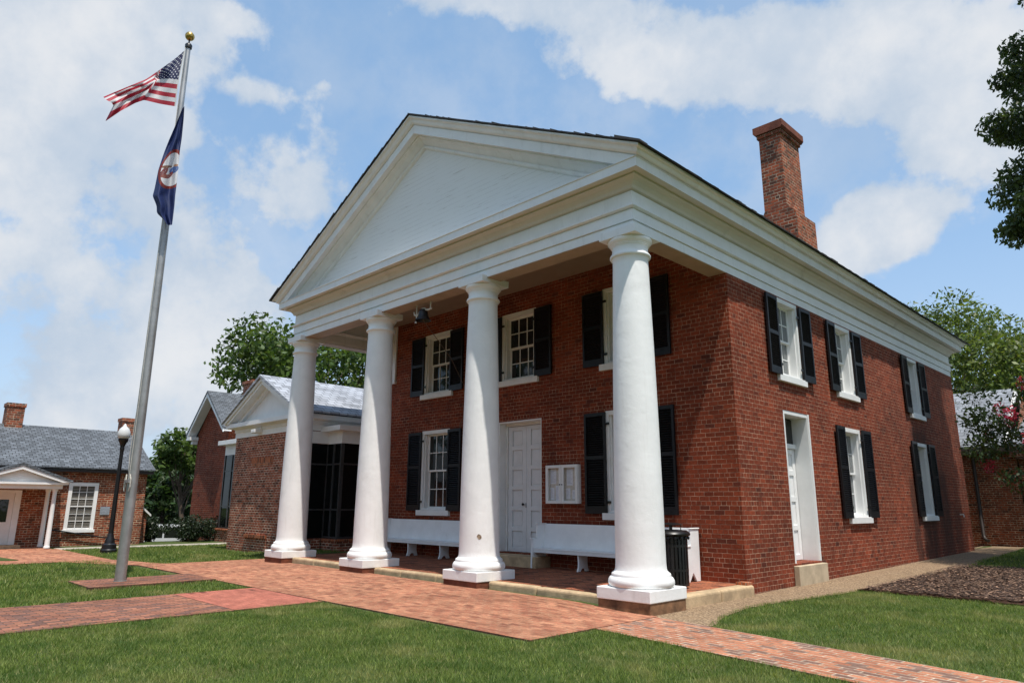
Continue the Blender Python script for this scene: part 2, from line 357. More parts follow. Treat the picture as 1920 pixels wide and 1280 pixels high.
# flags
m, t, b = newmat('national_flag_cloth'); uv = t.sep(t.node('ShaderNodeTexCoord').outputs['UV']); u, v0 = uv[0], uv[1]
kf = t.ramp(u, .40, .47)
v = t.math('ADD', t.math('MULTIPLY', v0, t.math('SUBTRACT', 1, t.math('MULTIPLY', kf, .46))), t.math('MULTIPLY', kf, .46))
st = t.math('LESS_THAN', t.math('MODULO', t.math('FLOOR', t.math('MULTIPLY', v, 13)), 2), .5)
col = t.mix(st, (.72,.70,.70), (.42,.018,.04))
cu = t.math('DIVIDE', u, .4); cv = t.math('DIVIDE', v, 7/13)
cant = t.math('MULTIPLY', t.math('LESS_THAN', cu, 1), t.math('LESS_THAN', cv, 1))
def lattice(au, av):
    fu = t.math('SUBTRACT', t.math('FRACT', au), .5); fv = t.math('SUBTRACT', t.math('FRACT', av), .5)
    return t.math('LESS_THAN', t.math('ADD', t.math('MULTIPLY', fu, fu), t.math('MULTIPLY', fv, fv)), .02)
pu, pv = t.math('MULTIPLY', cu, 6), t.math('MULTIPLY', cv, 5)
star = t.math('MAXIMUM', lattice(pu, pv), lattice(t.math('ADD', pu, .5), t.math('ADD', pv, .5)))
col = t.mix(cant, col, t.mix(star, (.018,.022,.085), (.75,.75,.75)))
col = t.mix(t.math('LESS_THAN', u, .018), col, (.7,.7,.68))
t.set(b.inputs['Base Color'], col); b.inputs['Roughness'].default_value = .6
tr = t.node('ShaderNodeBsdfTranslucent', inp={'Color': col})
t.set(t.n['Material Output'].inputs[0], t.node('ShaderNodeMixShader', inp={'Fac': .35, 1: b.outputs[0], 2: tr.outputs[0]}).outputs[0]); M['flag'] = m
m, t, b = newmat('state_flag_cloth'); uv = t.sep(t.node('ShaderNodeTexCoord').outputs['UV']); u, v = uv[0], uv[1]
du = t.math('DIVIDE', t.math('SUBTRACT', u, .68), .66); dv = t.math('DIVIDE', t.math('SUBTRACT', v, .505), .165)
rr = t.math('SQRT', t.math('ADD', t.math('MULTIPLY', du, du), t.math('MULTIPLY', dv, dv)))
def ell(cu_, cv_, ru, rv, rot=0):
    a = t.math('SUBTRACT', u, cu_); c = t.math('SUBTRACT', v, cv_)
    if rot: a = t.math('ADD', a, t.math('MULTIPLY', c, rot))
    a = t.math('DIVIDE', a, ru); c = t.math('DIVIDE', c, rv)
    return t.math('LESS_THAN', t.math('ADD', t.math('MULTIPLY', a, a), t.math('MULTIPLY', c, c)), 1)
col = (.022,.038,.135)
ring = t.mix(t.math('GREATER_THAN', t.noise(t.comb(u, t.math('MULTIPLY', v, 4), 0), 26, 2), .56), (.28,.02,.02), (.03,.07,.03))
sealc = (.70,.70,.72)
sealc = t.mix(ell(.30,.52,.16,.045, 2.), sealc, (.20,.05,.05))
sealc = t.mix(ell(.42,.555,.22,.018, -3.), sealc, (.26,.07,.05))
sealc = t.mix(ell(.36,.475,.30,.010, 4.), sealc, (.22,.10,.05))
sealc = t.mix(ell(.78,.50,.20,.032, 3.), sealc, (.08,.15,.36))
sealc = t.mix(ell(.62,.545,.10,.030, 3.), sealc, (.22,.05,.05))
sealc = t.mix(ell(.85,.465,.12,.010, 1.), sealc, (.40,.22,.14))
sealc = t.mix(t.math('GREATER_THAN', t.noise(t.comb(u, t.math('MULTIPLY', v, 5), 0), 16, 3), .63), sealc, (.5,.45,.42))
col = t.mix(t.math('LESS_THAN', rr, 1), col, t.mix(t.math('LESS_THAN', rr, .83), ring, sealc))
t.set(b.inputs['Base Color'], col); b.inputs['Roughness'].default_value = .55
tr = t.node('ShaderNodeBsdfTranslucent', inp={'Color': col})
t.set(t.n['Material Output'].inputs[0], t.node('ShaderNodeMixShader', inp={'Fac': .25, 1: b.outputs[0], 2: tr.outputs[0]}).outputs[0]); M['stateflag'] = m
# ------------------------------------------------------------------ ground
def gz(x, y):
    z = .16*min(1.3, max(0, (y-3)/16))*ss(-1, 0, x)
    z += .20*ss(.3, 1.2, y)*ss(-16.5, -13, x)*(1-ss(-11.5, -11.0, x))
    z += .055*ss(-2.9, -.6, y)*ss(.3, -1.2, x)*ss(-13, -9.5, x)*(1-ss(.0, .3, y))
    z -= 1.45*ss(-24.6, -31, x)
    return z
def patch(name, quad, mat, top=0., thick=.06, nx=8, ny=8, edge_mat=None, jit=0.):
    """paved patch: quad = 4 xy corners, follows the ground, with a real edge"""
    vs = []; fs = []
    q = [Vector((a, b_)) for a, b_ in quad]
    for j in range(ny+1):
        for i in range(nx+1):
            u, v = i/nx, j/ny
            p = q[0]*(1-u)*(1-v)+q[1]*u*(1-v)+q[2]*u*v+q[3]*(1-u)*v
            if jit and (i in (0, nx) or j in (0, ny)): p = p + Vector((random.uniform(-jit, jit), random.uniform(-jit, jit)))
            vs.append((p.x, p.y, gz(p.x, p.y)+top))
    W = nx+1
    for j in range(ny):
        for i in range(nx): fs.append((j*W+i, j*W+i+1, (j+1)*W+i+1, (j+1)*W+i))
    rim = [i for i in range(W)] + [j*W+nx for j in range(1, ny+1)] + [ny*W+i for i in range(nx-1, -1, -1)] + [j*W for j in range(ny-1, 0, -1)]
    b0 = len(vs)
    for k in rim: vs.append((vs[k][0], vs[k][1], vs[k][2]-thick))
    nr = len(rim); top_n = len(fs)
    for k in range(nr): fs.append((rim[(k+1) % nr], rim[k], b0+k, b0+(k+1) % nr))
    mb = MB().add(vs, fs); o = mb.build(name, mat)
    if edge_mat:
        o.data.materials.append(edge_mat)
        for k in range(top_n, len(fs)): o.data.polygons[k].material_index = 1
    return tag(o, kind='structure')
def lines(lo, hi, dlo, dhi, step):
    a = list(np.arange(dlo, dhi+.01, step)); k = dlo; s = step; L = []
    while k > lo: s *= 1.5; k -= s; L.append(max(k, lo))
    k = dhi; s = step; H = []
    while k < hi: s *= 1.5; k += s; H.append(min(k, hi))
    return L[::-1]+a+H
xs = lines(-400, 400, -34, 14, .5); ys = lines(-200, 500, -10, 26, .5)
mb = MB(); W = len(xs)
mb.add([(x, y, gz(x, y)-.022) for y in ys for x in xs], [(j*W+i, j*W+i+1, (j+1)*W+i+1, (j+1)*W+i) for j in range(len(ys)-1) for i in range(W-1)])
tag(mb.build('ground', M['lawn'], fix=False), kind='structure')
E_ = M['clay']
patch('plaza', [(-13.05,-3.2),(.58,-3.08),(.58,-.45),(-13.05,-.2)], M['paver'], 0, .06, edge_mat=E_, nx=24, ny=6)
patch('plaza_end', [(-13.05,-.21),(-11.4,-.21),(-11.4,.3),(-13.05,.3)], M['paver'], -.002, .06)
patch('front_walk', [(-6.5,-12),(-4.0,-12),(-4.0,-4.62),(-6.5,-4.62)], M['paver_walk'], 0, .05, edge_mat=E_)
patch('red_paving', [(-6.5,-4.61),(-4.0,-4.61),(-4.0,-3.17),(-6.5,-3.17)], M['paver_red'], .001, .05, edge_mat=E_)
patch('flagpole_base', [(-9.62,-5.5),(-8.15,-5.5),(-8.15,-3.21),(-9.62,-3.21)], M['paver_walk'], .035, .09, edge_mat=E_)
patch('side_walk', [(.59,-1.88),(8,-2.92),(8,-1.7),(.59,-.48)], M['paver_right'], -.004, .05, edge_mat=E_, nx=12, jit=.0)
patch('cross_walk', [(-15.6,-4.6),(-13.06,-3.35),(-13.06,-2.5),(-15.6,-3.25)], M['paver'], 0, .06, edge_mat=E_)
patch('house_walk', [(-21.4,-12),(-15.3,-12),(-15.3,-3.15),(-21.4,-3.15)], M['paver'], -.003, .06, edge_mat=E_)
patch('house_grass_strip', [(-18.6,-9),(-17.6,-9),(-16.5,-5.1),(-18.3,-5.3)], M['lawn'], .012, .03)
patch('concrete_walk', [(-21.95,-3.14),(-20.9,-3.14),(-20.9,12),(-21.95,12)], M['conc'], -.005, .05)
patch('house_apron', [(-23.0,-12),(-21.41,-12),(-21.41,-3.3),(-23.0,-3.3)], M['paver'], .0, .06)
GE = [(-.6,1.49),(.5,1.12),(1.5,.97),(2.2,1.0),(2.8,1.09),(3.5,1.2),(4.5,1.35),(5.3,1.42),(7.5,1.50),(9.7,1.53),(11.5,1.58),(13.4,1.55)]
def gravel_edge(y): return float(np.interp(y, [p[0] for p in GE], [p[1] for p in GE]))
mb = MB(); vs = []; NY = 60
for j in range(NY+1):
    y = -.56+(13.4+.56)*j/NY
    for i in range(9):
        x = .27+(gravel_edge(y)+.03+random.uniform(-.02, .02)-.27)*i/8; vs.append((x, y, gz(x, y)-.012))
mb.add(vs, [(j*9+i, j*9+i+1, (j+1)*9+i+1, (j+1)*9+i) for j in range(NY) for i in range(8)])
tag(mb.build('gravel_path', M['gravel'], fix=False), kind='structure')
patch('gravel_path_end', [(-1.5,13.41),(1.48,13.41),(1.15,21.9),(-1.5,21.9)], M['gravel'], -.016, .04, nx=4, ny=12, jit=.03)
patch('parking_lot', [(-60,-20),(-31.5,-20),(-31.5,40),(-60,40)], M['asphalt'], 0, .05, nx=6, ny=10)
mul = patch('mulch_bed', [(1.42,5.0),(5.5,4.75),(6.5,14),(1.62,11.6)], M['mulch'], .01, .06, nx=24, ny=24, jit=.05)
for v in mul.data.vertices: v.co.z += random.uniform(-.012, .02)
# grass blades -------------------------------------------------------
rects_paved = [(-13.07,.62,-3.24,.3),(-6.53,-3.97,-12,-3.1),(-9.65,-8.12,-5.53,-3.1),(-15.6,-13.0,-3.6,-2.75),(-22,-15.3,-12,-3.15),(-23,-20.9,-12,12),(-11.7,.55,-.6,19.5),(-17.7,-12.8,.9,12),(.2,1.4,13.3,22),(-13,-11.4,1.8,4),(-30,-23,-12,2),(-30,-17.5,2.8,12)]
def blades(n, x0, x1, y0, y1, w, h):
    x = RNG.uniform(x0, x1, n); y = RNG.uniform(y0, y1, n)
    ok = np.ones(n, bool)
    j = RNG.uniform(0, .075, n)**1.0
    for a, b_, c, d in rects_paved: ok &= ~((x > a+j) & (x < b_-j) & (y > c+j) & (y < d-j))
    yl = -1.88-(x-.59)*.1403; yu = -.48-(x-.59)*.1646
    ok &= ~((x > .5) & (y > yl) & (y < yu))
    ok &= ~((x > 1.40) & (y > 5.0-.06*(x-1.4)) & (y < 11.7+.45*(x-1.6)) & (x < 6.4))
    ok &= ~((x > 0) & (y > -.7) & (y < 13.4) & (x < np.interp(y, [p[0] for p in GE], [p[1] for p in GE])-RNG.uniform(-.02, .06, n)))
    x, y = x[ok], y[ok]; n = len(x)
    z = np.array([gz(a, b_) for a, b_ in zip(x, y)])-.026
    clump = np.sin(x*5.1+np.sin(y*3.3)*2)*np.sin(y*4.7+np.sin(x*2.1)*2)
    hh = h*RNG.uniform(.55, 1.25, n)*(1+.25*clump); a = RNG.uniform(0, 2*PI, n); le = RNG.uniform(.1, 1.1, n)*hh; la = RNG.uniform(0, 2*PI, n)
    dx, dy = np.cos(a)*w/2, np.sin(a)*w/2
    V = np.empty((n, 3, 3))
    V[:,0] = np.stack([x-dx, y-dy, z], 1); V[:,1] = np.stack([x+dx, y+dy, z], 1)
    V[:,2] = np.stack([x+np.cos(la)*le, y+np.sin(la)*le, z+hh], 1)
    return V.reshape(-1, 3)
B = [blades(240000, -4.2, 5.6, -8.5, -1.9, .0072, .046), blades(85000, .9, 6.5, -2.2, 5.1, .008, .05), blades(40000, -9.6, -6.4, -12, -3.1, .013, .06),
     blades(26000, -15.2, -8.1, -9, -3.4, .016, .068), blades(30000, -21, -11.6, -3.2, 2.6, .018, .065), blades(9000, 1.0, 4.5, 11.5, 22, .02, .07)]
g_ = np_mesh('grass', np.concatenate(B), 3, M['blade']); tag(g_, 'short green lawn grass with straw patches around the brick walks', 'grass', kind='stuff')
# mulch chips
n = 16000; x = RNG.uniform(1.45, 5.5, n); y = RNG.uniform(5.0, 12, n); V = np.empty((n, 4, 3))
z = np.array([gz(a, b_) for a, b_ in zip(x, y)])+.028+RNG.uniform(0, .02, n); a = RNG.uniform(0, 2*PI, n); L = RNG.uniform(.015, .05, n); w_ = RNG.uniform(.008, .018, n); tl = RNG.uniform(-.4, .4, n)
for k, (s1, s2) in enumerate(((-1,-1),(1,-1),(1,1),(-1,1))):
    V[:,k] = np.stack([x+np.cos(a)*L*s1-np.sin(a)*w_*s2, y+np.sin(a)*L*s1+np.cos(a)*w_*s2, z+tl*L*s1*.5], 1)
tag(np_mesh('bark_chips', V.reshape(-1, 3), 4, M['chip']), 'loose brown bark chips covering the mulch bed beside the gravel path', 'mulch', kind='stuff')

# ------------------------------------------------------------------ COURTHOUSE
XL, XR, YF, YW, YR = -11.5, .25, -.25, 2.88, 18.85
XM = (XL+XR)/2; SL = .503; APX = 10.47
CH = empty('courthouse', (XM, 2, 0), 0, 'red brick courthouse with a white pedimented portico on four fat columns', 'courthouse')
SH = Vector((XM, 2, 0))
def cb(mb, name, mat, parent=None, **k):   # build in world coordinates under the courthouse
    return mb.build(name, mat, parent or CH, shift=SH if parent is None else k.pop('shift', SH), **k)
# brick walls with openings
def wall(mb, frame, u0, u1, v0, v1, ops, depth=.24):
    """frame(u, w, v)->xyz, w = inward depth"""
    us = sorted({u0, u1, *[a for o in ops for a in o[:2]]}); vs = sorted({v0, v1, *[a for o in ops for a in o[2:]]})
    for i in range(len(us)-1):
        for j in range(len(vs)-1):
            cu, cv = (us[i]+us[i+1])/2, (vs[j]+vs[j+1])/2
            if any(o[0] < cu < o[1] and o[2] < cv < o[3] for o in ops): continue
            mb.add([frame(us[i],0,vs[j]),frame(us[i+1],0,vs[j]),frame(us[i+1],0,vs[j+1]),frame(us[i],0,vs[j+1])], [(0,1,2,3)])
    for a, b_, c, d in ops:
        for (p, q) in (((a,c),(a,d)),((b_,d),(b_,c)),((a,d),(b_,d)),((b_,c),(a,c))):
            mb.add([frame(p[0],0,p[1]),frame(p[0],depth,p[1]),frame(q[0],depth,q[1]),frame(q[0],0,q[1])], [(0,1,2,3)])
FX = [-8.84, -5.565, -2.23]      # front window centres
SY = [5.50, 8.70, 14.27]         # side window centres
HW = .61
mb = MB()
ops = [(c-HW, c+HW, 4.62, 6.38) for c in FX] + [(c-HW, c+HW, 1.38, 3.57) for c in (FX[0], FX[2])] + [(-6.28,-4.78,.42,3.58)]
wall(mb, lambda u, w, v: (u, YW+w, v), XL, XR, -.3, 7.0, ops, .30)
SHW = .58
ops2 = [(c-SHW, c+SHW, 4.28, 6.03) for c in SY] + [(c-SHW, c+SHW, 1.30, 3.42) for c in SY[1:]] + [(4.94, 6.22, .42, 3.53)]
wall(mb, lambda u, w, v: (XR-w, u, v), YW, YR, -.3, 6.06, ops2, .40)
wall(mb, lambda u, w, v: (XL+w, u, v), YW, YR, -.3, 6.06, [], .3)
wall(mb, lambda u, w, v: (u, YR-w, v), XL, XR, -.3, 7.0, [], .3)
mb.add([(XL, YR, 7), (XR, YR, 7), (XM, YR, 10.0)], [(0,1,2)])
cb(mb, 'wall', M['brick'], fix=False)
mb = MB(); mb.box(XL+.5, XR-.5, YW+.45, YR-.5, -.2, 6.0); cb(mb, 'interior', plain('dark_interior', (.02,.018,.016), .9, 0, 1, 0))
# entablature ring
PR = [(-.39,6.06),(0,6.06),(0,6.222),(-.012,6.224),(-.012,6.236),(.025,6.238),(.025,6.425),(.012,6.427),(.012,6.437),(.06,6.44),(.085,6.46),(.085,6.475),(.06,6.50),(.006,6.506),(.006,6.762),(-.006,6.764),(-.006,6.778),(.03,6.785),(.05,6.79),(.07,6.84),(.12,6.90),(.19,6.935),(.22,6.94),(.208,6.943),(.208,6.957),(.22,6.96),(.22,6.972),(.335,6.98),(.34,6.966),(.364,6.966),(.364,7.128),(.382,7.132),(.382,7.142),(-.05,7.20),(-.39,7.17)]
mb = MB(); n = len(PR); vs = []
for o, z in PR: vs += [(XL-o, YF-o, z), (XR+o, YF-o, z), (XR+o, YR+o, z), (XL-o, YR+o, z)]
mb.add(vs, [(k*4+c, k*4+(c+1) % 4, ((k+1) % n)*4+(c+1) % 4, ((k+1) % n)*4+c) for k in range(n) for c in range(4)])
e_ = cb(mb, 'entablature', M['white'])
mb = MB(); mb.box(XL-.0+.004, XR-.004, YF+.004, YF+.386, 6.052, 6.059); cb(mb, 'beam_soffit', M['soffit'])  # board added under the beam to carry the painted shade
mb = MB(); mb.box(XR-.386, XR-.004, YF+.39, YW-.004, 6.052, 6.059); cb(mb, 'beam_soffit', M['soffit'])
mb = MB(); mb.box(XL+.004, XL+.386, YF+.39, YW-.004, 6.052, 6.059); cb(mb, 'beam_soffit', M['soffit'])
e_.data.materials.append(M['bed_tan'])
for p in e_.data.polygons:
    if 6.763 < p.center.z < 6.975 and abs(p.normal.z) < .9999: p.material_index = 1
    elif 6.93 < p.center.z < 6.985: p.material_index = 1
# raking cornice and side cymas
CY = [(.36,-.19),(.345,-.188),(.345,-.176),(.372,-.174),(.390,-.168),(.412,-.155),(.430,-.135),(.440,-.112),(.447,-.09),(.457,-.070),(.475,-.055),(.498,-.046),(.50,-.046),(.50,-.036),(.518,-.034),(.518,0),(.36,0)]
RK = [(-.02,-.68),(.03,-.665),(.05,-.64),(.05,-.60),(.036,-.597),(.036,-.585),(.08,-.55),(.13,-.48),(.19,-.44),(.22,-.425),(.22,-.39),(.33,-.385),(.335,-.40),(.36,-.40)] + CY[:-1] + [(-.02,0)]
mb = MB(); vs = []; n = len(RK)
for o, dz in RK:
    xe = XR+max(o, 0) if dz > -.195 else min(XR+max(o, 0), XM+(APX+dz-7.03)/SL)
    d = xe-XM
    vs += [(XM-d, YF-o, APX+dz-SL*d), (XM, YF-o, APX+dz), (XM+d, YF-o, APX+dz-SL*d)]
mb.add(vs, [(k*3+c, k*3+c+1, (k+1)*3+c+1, (k+1)*3+c) for k in range(n-1) for c in range(2)])
cb(mb, 'raking_cornice', M['white'], fix=False)
for sg in (1, -1):
    mb = MB(); vs = []; n = len(CY)
    for o, dz in CY:
        x = XM+sg*(XR-XM+o); z = APX+dz-SL*(XR-XM+o)
        if o == .36 and dz == 0: z = APX-SL*(XR-XM+.518)+.02
        vs += [(x, YF-o, z), (x, YR+o, z)]
    mb.add(vs, [(k*2, k*2+1, ((k+1) % n)*2+1, ((k+1) % n)*2) for k in range(n)] + [tuple(k*2+1 for k in range(n))])
    cb(mb, 'eave_moulding', M['white'])
mb = MB(); mb.add([(XL+.1, YF+.02, 7.12), (XR-.1, YF+.02, 7.12), (XM, YF+.02, 10.1)], [(0,1,2)])
cb(mb, 'tympanum', M['tymp'])
# roof
mb = MB(); ex = XR-XM+.57
def rz(d): return APX+.012-SL*d
for sg in (1, -1):
    prof = [(0, rz(0)), (sg*ex, rz(ex)), (sg*(ex+.015), rz(ex)+.02), (0, rz(0)+.04)]
    mb.prism([(XM+a, z) for a, z in prof], YF-.545, YR+.5, 'y')
random.seed(5)
y = YF-.575
while y < YR+.5:           # ragged shingle butts along both eaves
    w = random.uniform(.12, .3)
    for sg in (1, -1):
        d = ex+random.uniform(-.01, .035); h = random.uniform(.02, .045)
        d2 = d-.5
        vs = [(XM+sg*a, yy, rz(a)+zz) for yy in (y, y+w-.008) for a, zz in ((d,.005),(d,h),(d2,.06),(d2,.005))]
        mb.add(vs, [(0,1,2,3),(7,6,5,4),(0,4,5,1),(1,5,6,2),(2,6,7,3),(3,7,4,0)])
    y += w
for sg in (1, -1):         # and up both front rakes
    d = 0
    while d < ex:
        w = random.uniform(.18, .32); o = random.uniform(.545, .562); h = random.uniform(.02, .045)
        vs = [(XM+sg*a, yy, rz(a)+zz) for yy in (YF-o, YF-.2) for a, zz in ((d,.004),(d,h+.015),(min(d+w, ex),h-.015),(min(d+w, ex),.004))]
        mb.add(vs, [(0,1,2,3),(7,6,5,4),(0,4,5,1),(1,5,6,2),(2,6,7,3),(3,7,4,0)])
        d += w
roof = cb(mb, 'roof', M['shake'])
# chimney: stack on a wider base against the right eave
mb = MB(); mb.box(-.80,-.22,7.20,8.34,8.2,11.22); 
mb.box(-.84,-.18,7.16,8.38,11.10,11.2)
ck = cb(mb, 'chimney', M['brick_old'])
mb = MB(); mb.add([(-.9,7.19,6.6),(.02,7.19,6.6),(.02,8.36,6.6),(-.9,8.36,6.6),(-.9,7.19,8.82),(.02,7.19,8.82),(.02,8.36,8.82),(-.9,8.36,8.82),(-.79,7.19,9.03),(-.21,7.19,9.03),(-.21,8.36,9.03),(-.79,8.36,9.03)],
    [(0,1,5,4),(1,2,6,5),(2,3,7,6),(3,0,4,7),(4,5,9,8),(5,6,10,9),(6,7,11,10),(7,4,8,11),(8,9,10,11)])
mb.build('chimney_base', M['brick_old'], ck, shift=SH)
mb = MB(); mb.prism([(-.86,11.20),(-.16,11.20),(-.11,11.26),(-.11,11.43),(-.91,11.43),(-.91,11.26)], 7.10, 8.44, 'y')
mb.build('chimney_cap', plain('chimney_cap_stone', (.19,.06,.035), .9, .4, 4, .4, 30), ck, shift=SH)
# portico ceiling, bearing board
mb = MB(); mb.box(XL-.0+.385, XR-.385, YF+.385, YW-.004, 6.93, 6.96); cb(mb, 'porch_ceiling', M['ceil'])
mb = MB(); mb.box(XL+.01, XL+.62, YW-.05, YW-.003, 5.2, 6.92); mb.box(XL+.01, XL+.66, YW-.09, YW-.003, 5.12, 5.2); cb(mb, 'bearing_board', M['white'])
# crown moulding inside the left beam
mb = MB()
mb.prism([(XL+.39,6.35),(XL+.43,6.36),(XL+.46,6.42),(XL+.39,6.44)], .15, YW-.01, 'y'); mb.prism([(XL+.39,6.12),(XL+.41,6.12),(XL+.41,6.3),(XL+.39,6.3)], .15, YW-.01, 'y')
cb(mb, 'beam_moulding', M['white'])
# porch floor and kerb
mb = MB(); mb.box(XL-.05, .14, .0, YW-.003, -.1, .165); cb(mb, 'porch_floor', M['porch'])
random.seed(3)
kerb_root = empty('kerb', (-SH.x, -SH.y, 0), parent=CH); S0 = Vector((0,0,0))
def kerb_run(a0, a1, along):
    a = a0
    while a < a1-.05:
        w = min(random.uniform(1.0, 1.9), a1-a); j = random.uniform(-.012, .012); k = random.uniform(-.012, .008)
        mb = MB()
        if along == 'x': mb.box(a, a+w-.006, -.21+j, -.002, -.15, .17+k)
        else: mb.box(.142, .395+j, a, a+w-.006, -.15, .17+k)
        mb.build('kerb_stone', M['stone'], kerb_root, bevel=.045)
        a += w
for i in range(4):
    c = -3.75*i
    if i < 3: kerb_run(-3.75*(i+1)+.485, c-.485, 'x')
kerb_run(.47, YW-.003, 'y')
mb = MB(); mb.box(.145, .36, YW-.22, YW-.01, .171, .225); cb(mb, 'loose_paver', M['rowlock'], bevel=.006)
# columns
prof = [(.405,.565),(.395,.60),(.389,.68)]
for z in np.linspace(.9, 5.50, 24):
    k = (z-.68)/(5.55-.68); prof.append((.389-.034*k-.055*k*k, float(z)))
prof += [(.302,5.60),(.315,5.625),(.318,5.635),(.338,5.64),(.348,5.655),(.348,5.675),(.338,5.69),(.330,5.692),(.330,5.70),(.316,5.705),(.306,5.73),(.304,5.82),(.312,5.835),(.322,5.84),(.322,5.855),(.335,5.86),(.335,5.872),(.345,5.878),(.372,5.91),(.378,5.94),(.374,5.958),(.36,5.961)]
tor = [(.46,.331),(.485,.34),(.503,.365),(.508,.40),(.503,.435),(.485,.465),(.468,.478),(.455,.482),(.455,.515),(.448,.53),(.425,.545),(.405,.566),(.3,.567)]
root = empty('column', (0-SH.x, 0-SH.y, 0), parent=CH)
sh = MB(); sh.lathe(prof, n=56); sh.build('shaft', M['stucco'], root, smooth=35)
sh = MB(); sh.lathe(tor, n=56); sh.build('base_torus', M['stucco'], root, smooth=40)
sh = MB(); sh.box(-.375,.375,-.375,.375,5.962,6.105); sh.build('abacus', M['white'], root, bevel=.006)
sh = MB(); sh.box(-.492,.492,-.492,.492,.155,.331); sh.build('plinth', M['stucco'], root, bevel=.012)
sh = MB(); sh.box(-.478,.478,-.478,.478,-.1,.154); sh.build('foundation_block', M['darkstone'], root, bevel=.01)
cols = [root]
for i in range(1, 4):
    c = copy_tree(root, CH); c.location = (-3.75*i-SH.x, -SH.y, 0); cols.append(c)
    c2 = [x for x in bpy.data.objects if x.parent == c and x.name.startswith('foundation')][0]
    c2.data = c2.data.copy(); c2.data.materials[0] = M['rowlock'] if i else M['darkstone']
M_red = plain('brick_block', (.16,.05,.025), .9, .4, 4, .5, 30, dirt=(.06,.03,.02), dirt_amt=.6)
for c in cols[1:]:
    [x for x in bpy.data.objects if x.parent == c and x.name.startswith('foundation')][0].data.materials[0] = M_red
chip = MB(); nn = Vector((.742, -.67, 0)); tt = Vector((.67, .742, 0)); rr_ = random.Random(4)
pts = [(.055*math.cos(a)*rr_.uniform(.6, 1.1), .05*math.sin(a)*rr_.uniform(.6, 1.1)) for a in np.linspace(0, 2*PI, 11)[:-1]]
def onshaft(u, v, d): return nn*(math.sqrt(.3885**2-u*u)+d)+tt*u+Vector((0, 0, .95+v))
chip.add([onshaft(u, v, .0035) for u, v in pts]+[onshaft(u, v, -.01) for u, v in pts], [tuple(range(10))]+[(i, 10+i, 10+(i+1) % 10, (i+1) % 10) for i in range(10)])
chip.build('plaster_chip', plain('bare_plaster', (.30,.22,.15), .9, .6, 30, .5, 60), cols[1])
# windows: local x along the wall, -y outward
def make_window(w, h, glass, rows=(2,2), cols_=3, rec=.17):
    r = empty('window', parent=CH); hw = w/2
    f = MB(); c = .09
    f.box(-hw, -hw+c, -.006, .26, 0, h); f.box(hw-c, hw, -.006, .26, 0, h); f.box(-hw+c, hw-c, -.006, .26, h-.10, h); f.box(-hw+c, hw-c, .0, .26, 0, .05)
    f.box(-hw+c, -hw+c+.03, .05, .26, .05, h-.10); f.box(hw-c-.03, hw-c, .05, .26, .05, h-.10)   # stops
    f.build('frame', M['white_clean'], r, bevel=.004)
    s = MB(); g = MB(); a0, a1 = -hw+c+.03, hw-c-.03; zm = .05+(h-.15)/2
    def sash(z0, z1, y, nr):
        t_ = .045
        s.box(a0, a0+t_, y, y+.035, z0, z1); s.box(a1-t_, a1, y, y+.035, z0, z1); s.box(a0+t_, a1-t_, y, y+.035, z0, z0+t_); s.box(a0+t_, a1-t_, y, y+.035, z1-t_, z1)
        for i in range(1, cols_):
            x = a0+t_+(a1-a0-2*t_)*i/cols_; s.box(x-.011, x+.011, y+.004, y+.03, z0+t_, z1-t_)
        for j in range(1, nr):
            z = z0+t_+(z1-z0-2*t_)*j/nr; s.box(a0+t_, a1-t_, y+.006, y+.028, z-.011, z+.011)
        g.add([(a0+t_, y+.018, z0+t_), (a1-t_, y+.018, z0+t_), (a1-t_, y+.018, z1-t_), (a0+t_, y+.018, z1-t_)], [(0,1,2,3)])
    sash(zm-.02, h-.10, rec-.02, rows[0]); sash(.05, zm+.02, rec+.025, rows[1])
    so = s.build('sash', M['white_clean'], r); g.build('pane', glass, r, fix=False)
    k = MB(); k.box(-hw-.10, hw+.10, -.075, .10, -.145, -.002); k.build('sill', M['white_clean'], r, bevel=.006)
    return r
def make_shutter(w, h, pos_mid=.52):
    r = MB(); hw = w/2; t_ = .055
    r.box(-hw, -hw+t_, -.045, 0, 0, h); r.box(hw-t_, hw, -.045, 0, 0, h)
    rails = [(0, .16), (h*pos_mid-.04, h*pos_mid+.04), (h-.075, h)]
    for a, b_ in rails: r.box(-hw+t_, hw-t_, -.043, -.003, a, b_)
    for (a, b_) in ((rails[0][1], rails[1][0]), (rails[1][1], rails[2][0])):
        n = int((b_-a)/.048)
        for i in range(n):
            z = a+(i+.5)*(b_-a)/n
            r.boxm(Matrix.Translation((0, -.022, z)) @ Matrix.Rotation(math.radians(-38), 4, 'X'), w-2*t_, .048, .008)
    r.box(-hw+t_, hw-t_, -.0025, -.0005, .1, h-.05)
    o = r.build('shutter', M['black'], CH)
    for z in (.22, h-.28):
        k = MB(); k.box(hw-.01, hw+.10, -.03, -.012, z, z+.05); k.build('hinge', M['iron'], o)
    return o
def place_window(proto, first, pos, rz_, sh_proto, shfirst, w, sw, proud, tilt=0):
    r = proto if first else copy_tree(proto, CH); r.location = Vector(pos)-SH; r.rotation_euler = (0, 0, rz_)
    R = Matrix.Rotation(rz_, 4, 'Z')
    for k, sg in enumerate((-1, 1)):
        s_ = sh_proto if (shfirst and k == 0) else copy_tree(sh_proto, CH)
        s_.location = Vector(pos)-SH + (R @ Vector((sg*(w/2+sw/2-.015), -proud, -.02)))
        s_.rotation_euler = (0, 0, rz_) if sg < 0 else (0, 0, rz_); s_.scale = (-sg, 1, 1)
        s_.rotation_euler[2] += sg*-.035
fu = make_window(1.22, 1.76, M['glass']); fl = make_window(1.22, 2.19, M['glass'])
su = make_window(1.16, 1.75, M['glass_sheer'], rec=.19); sl = make_window(1.16, 2.12, M['glass_sheer'], rec=.19)
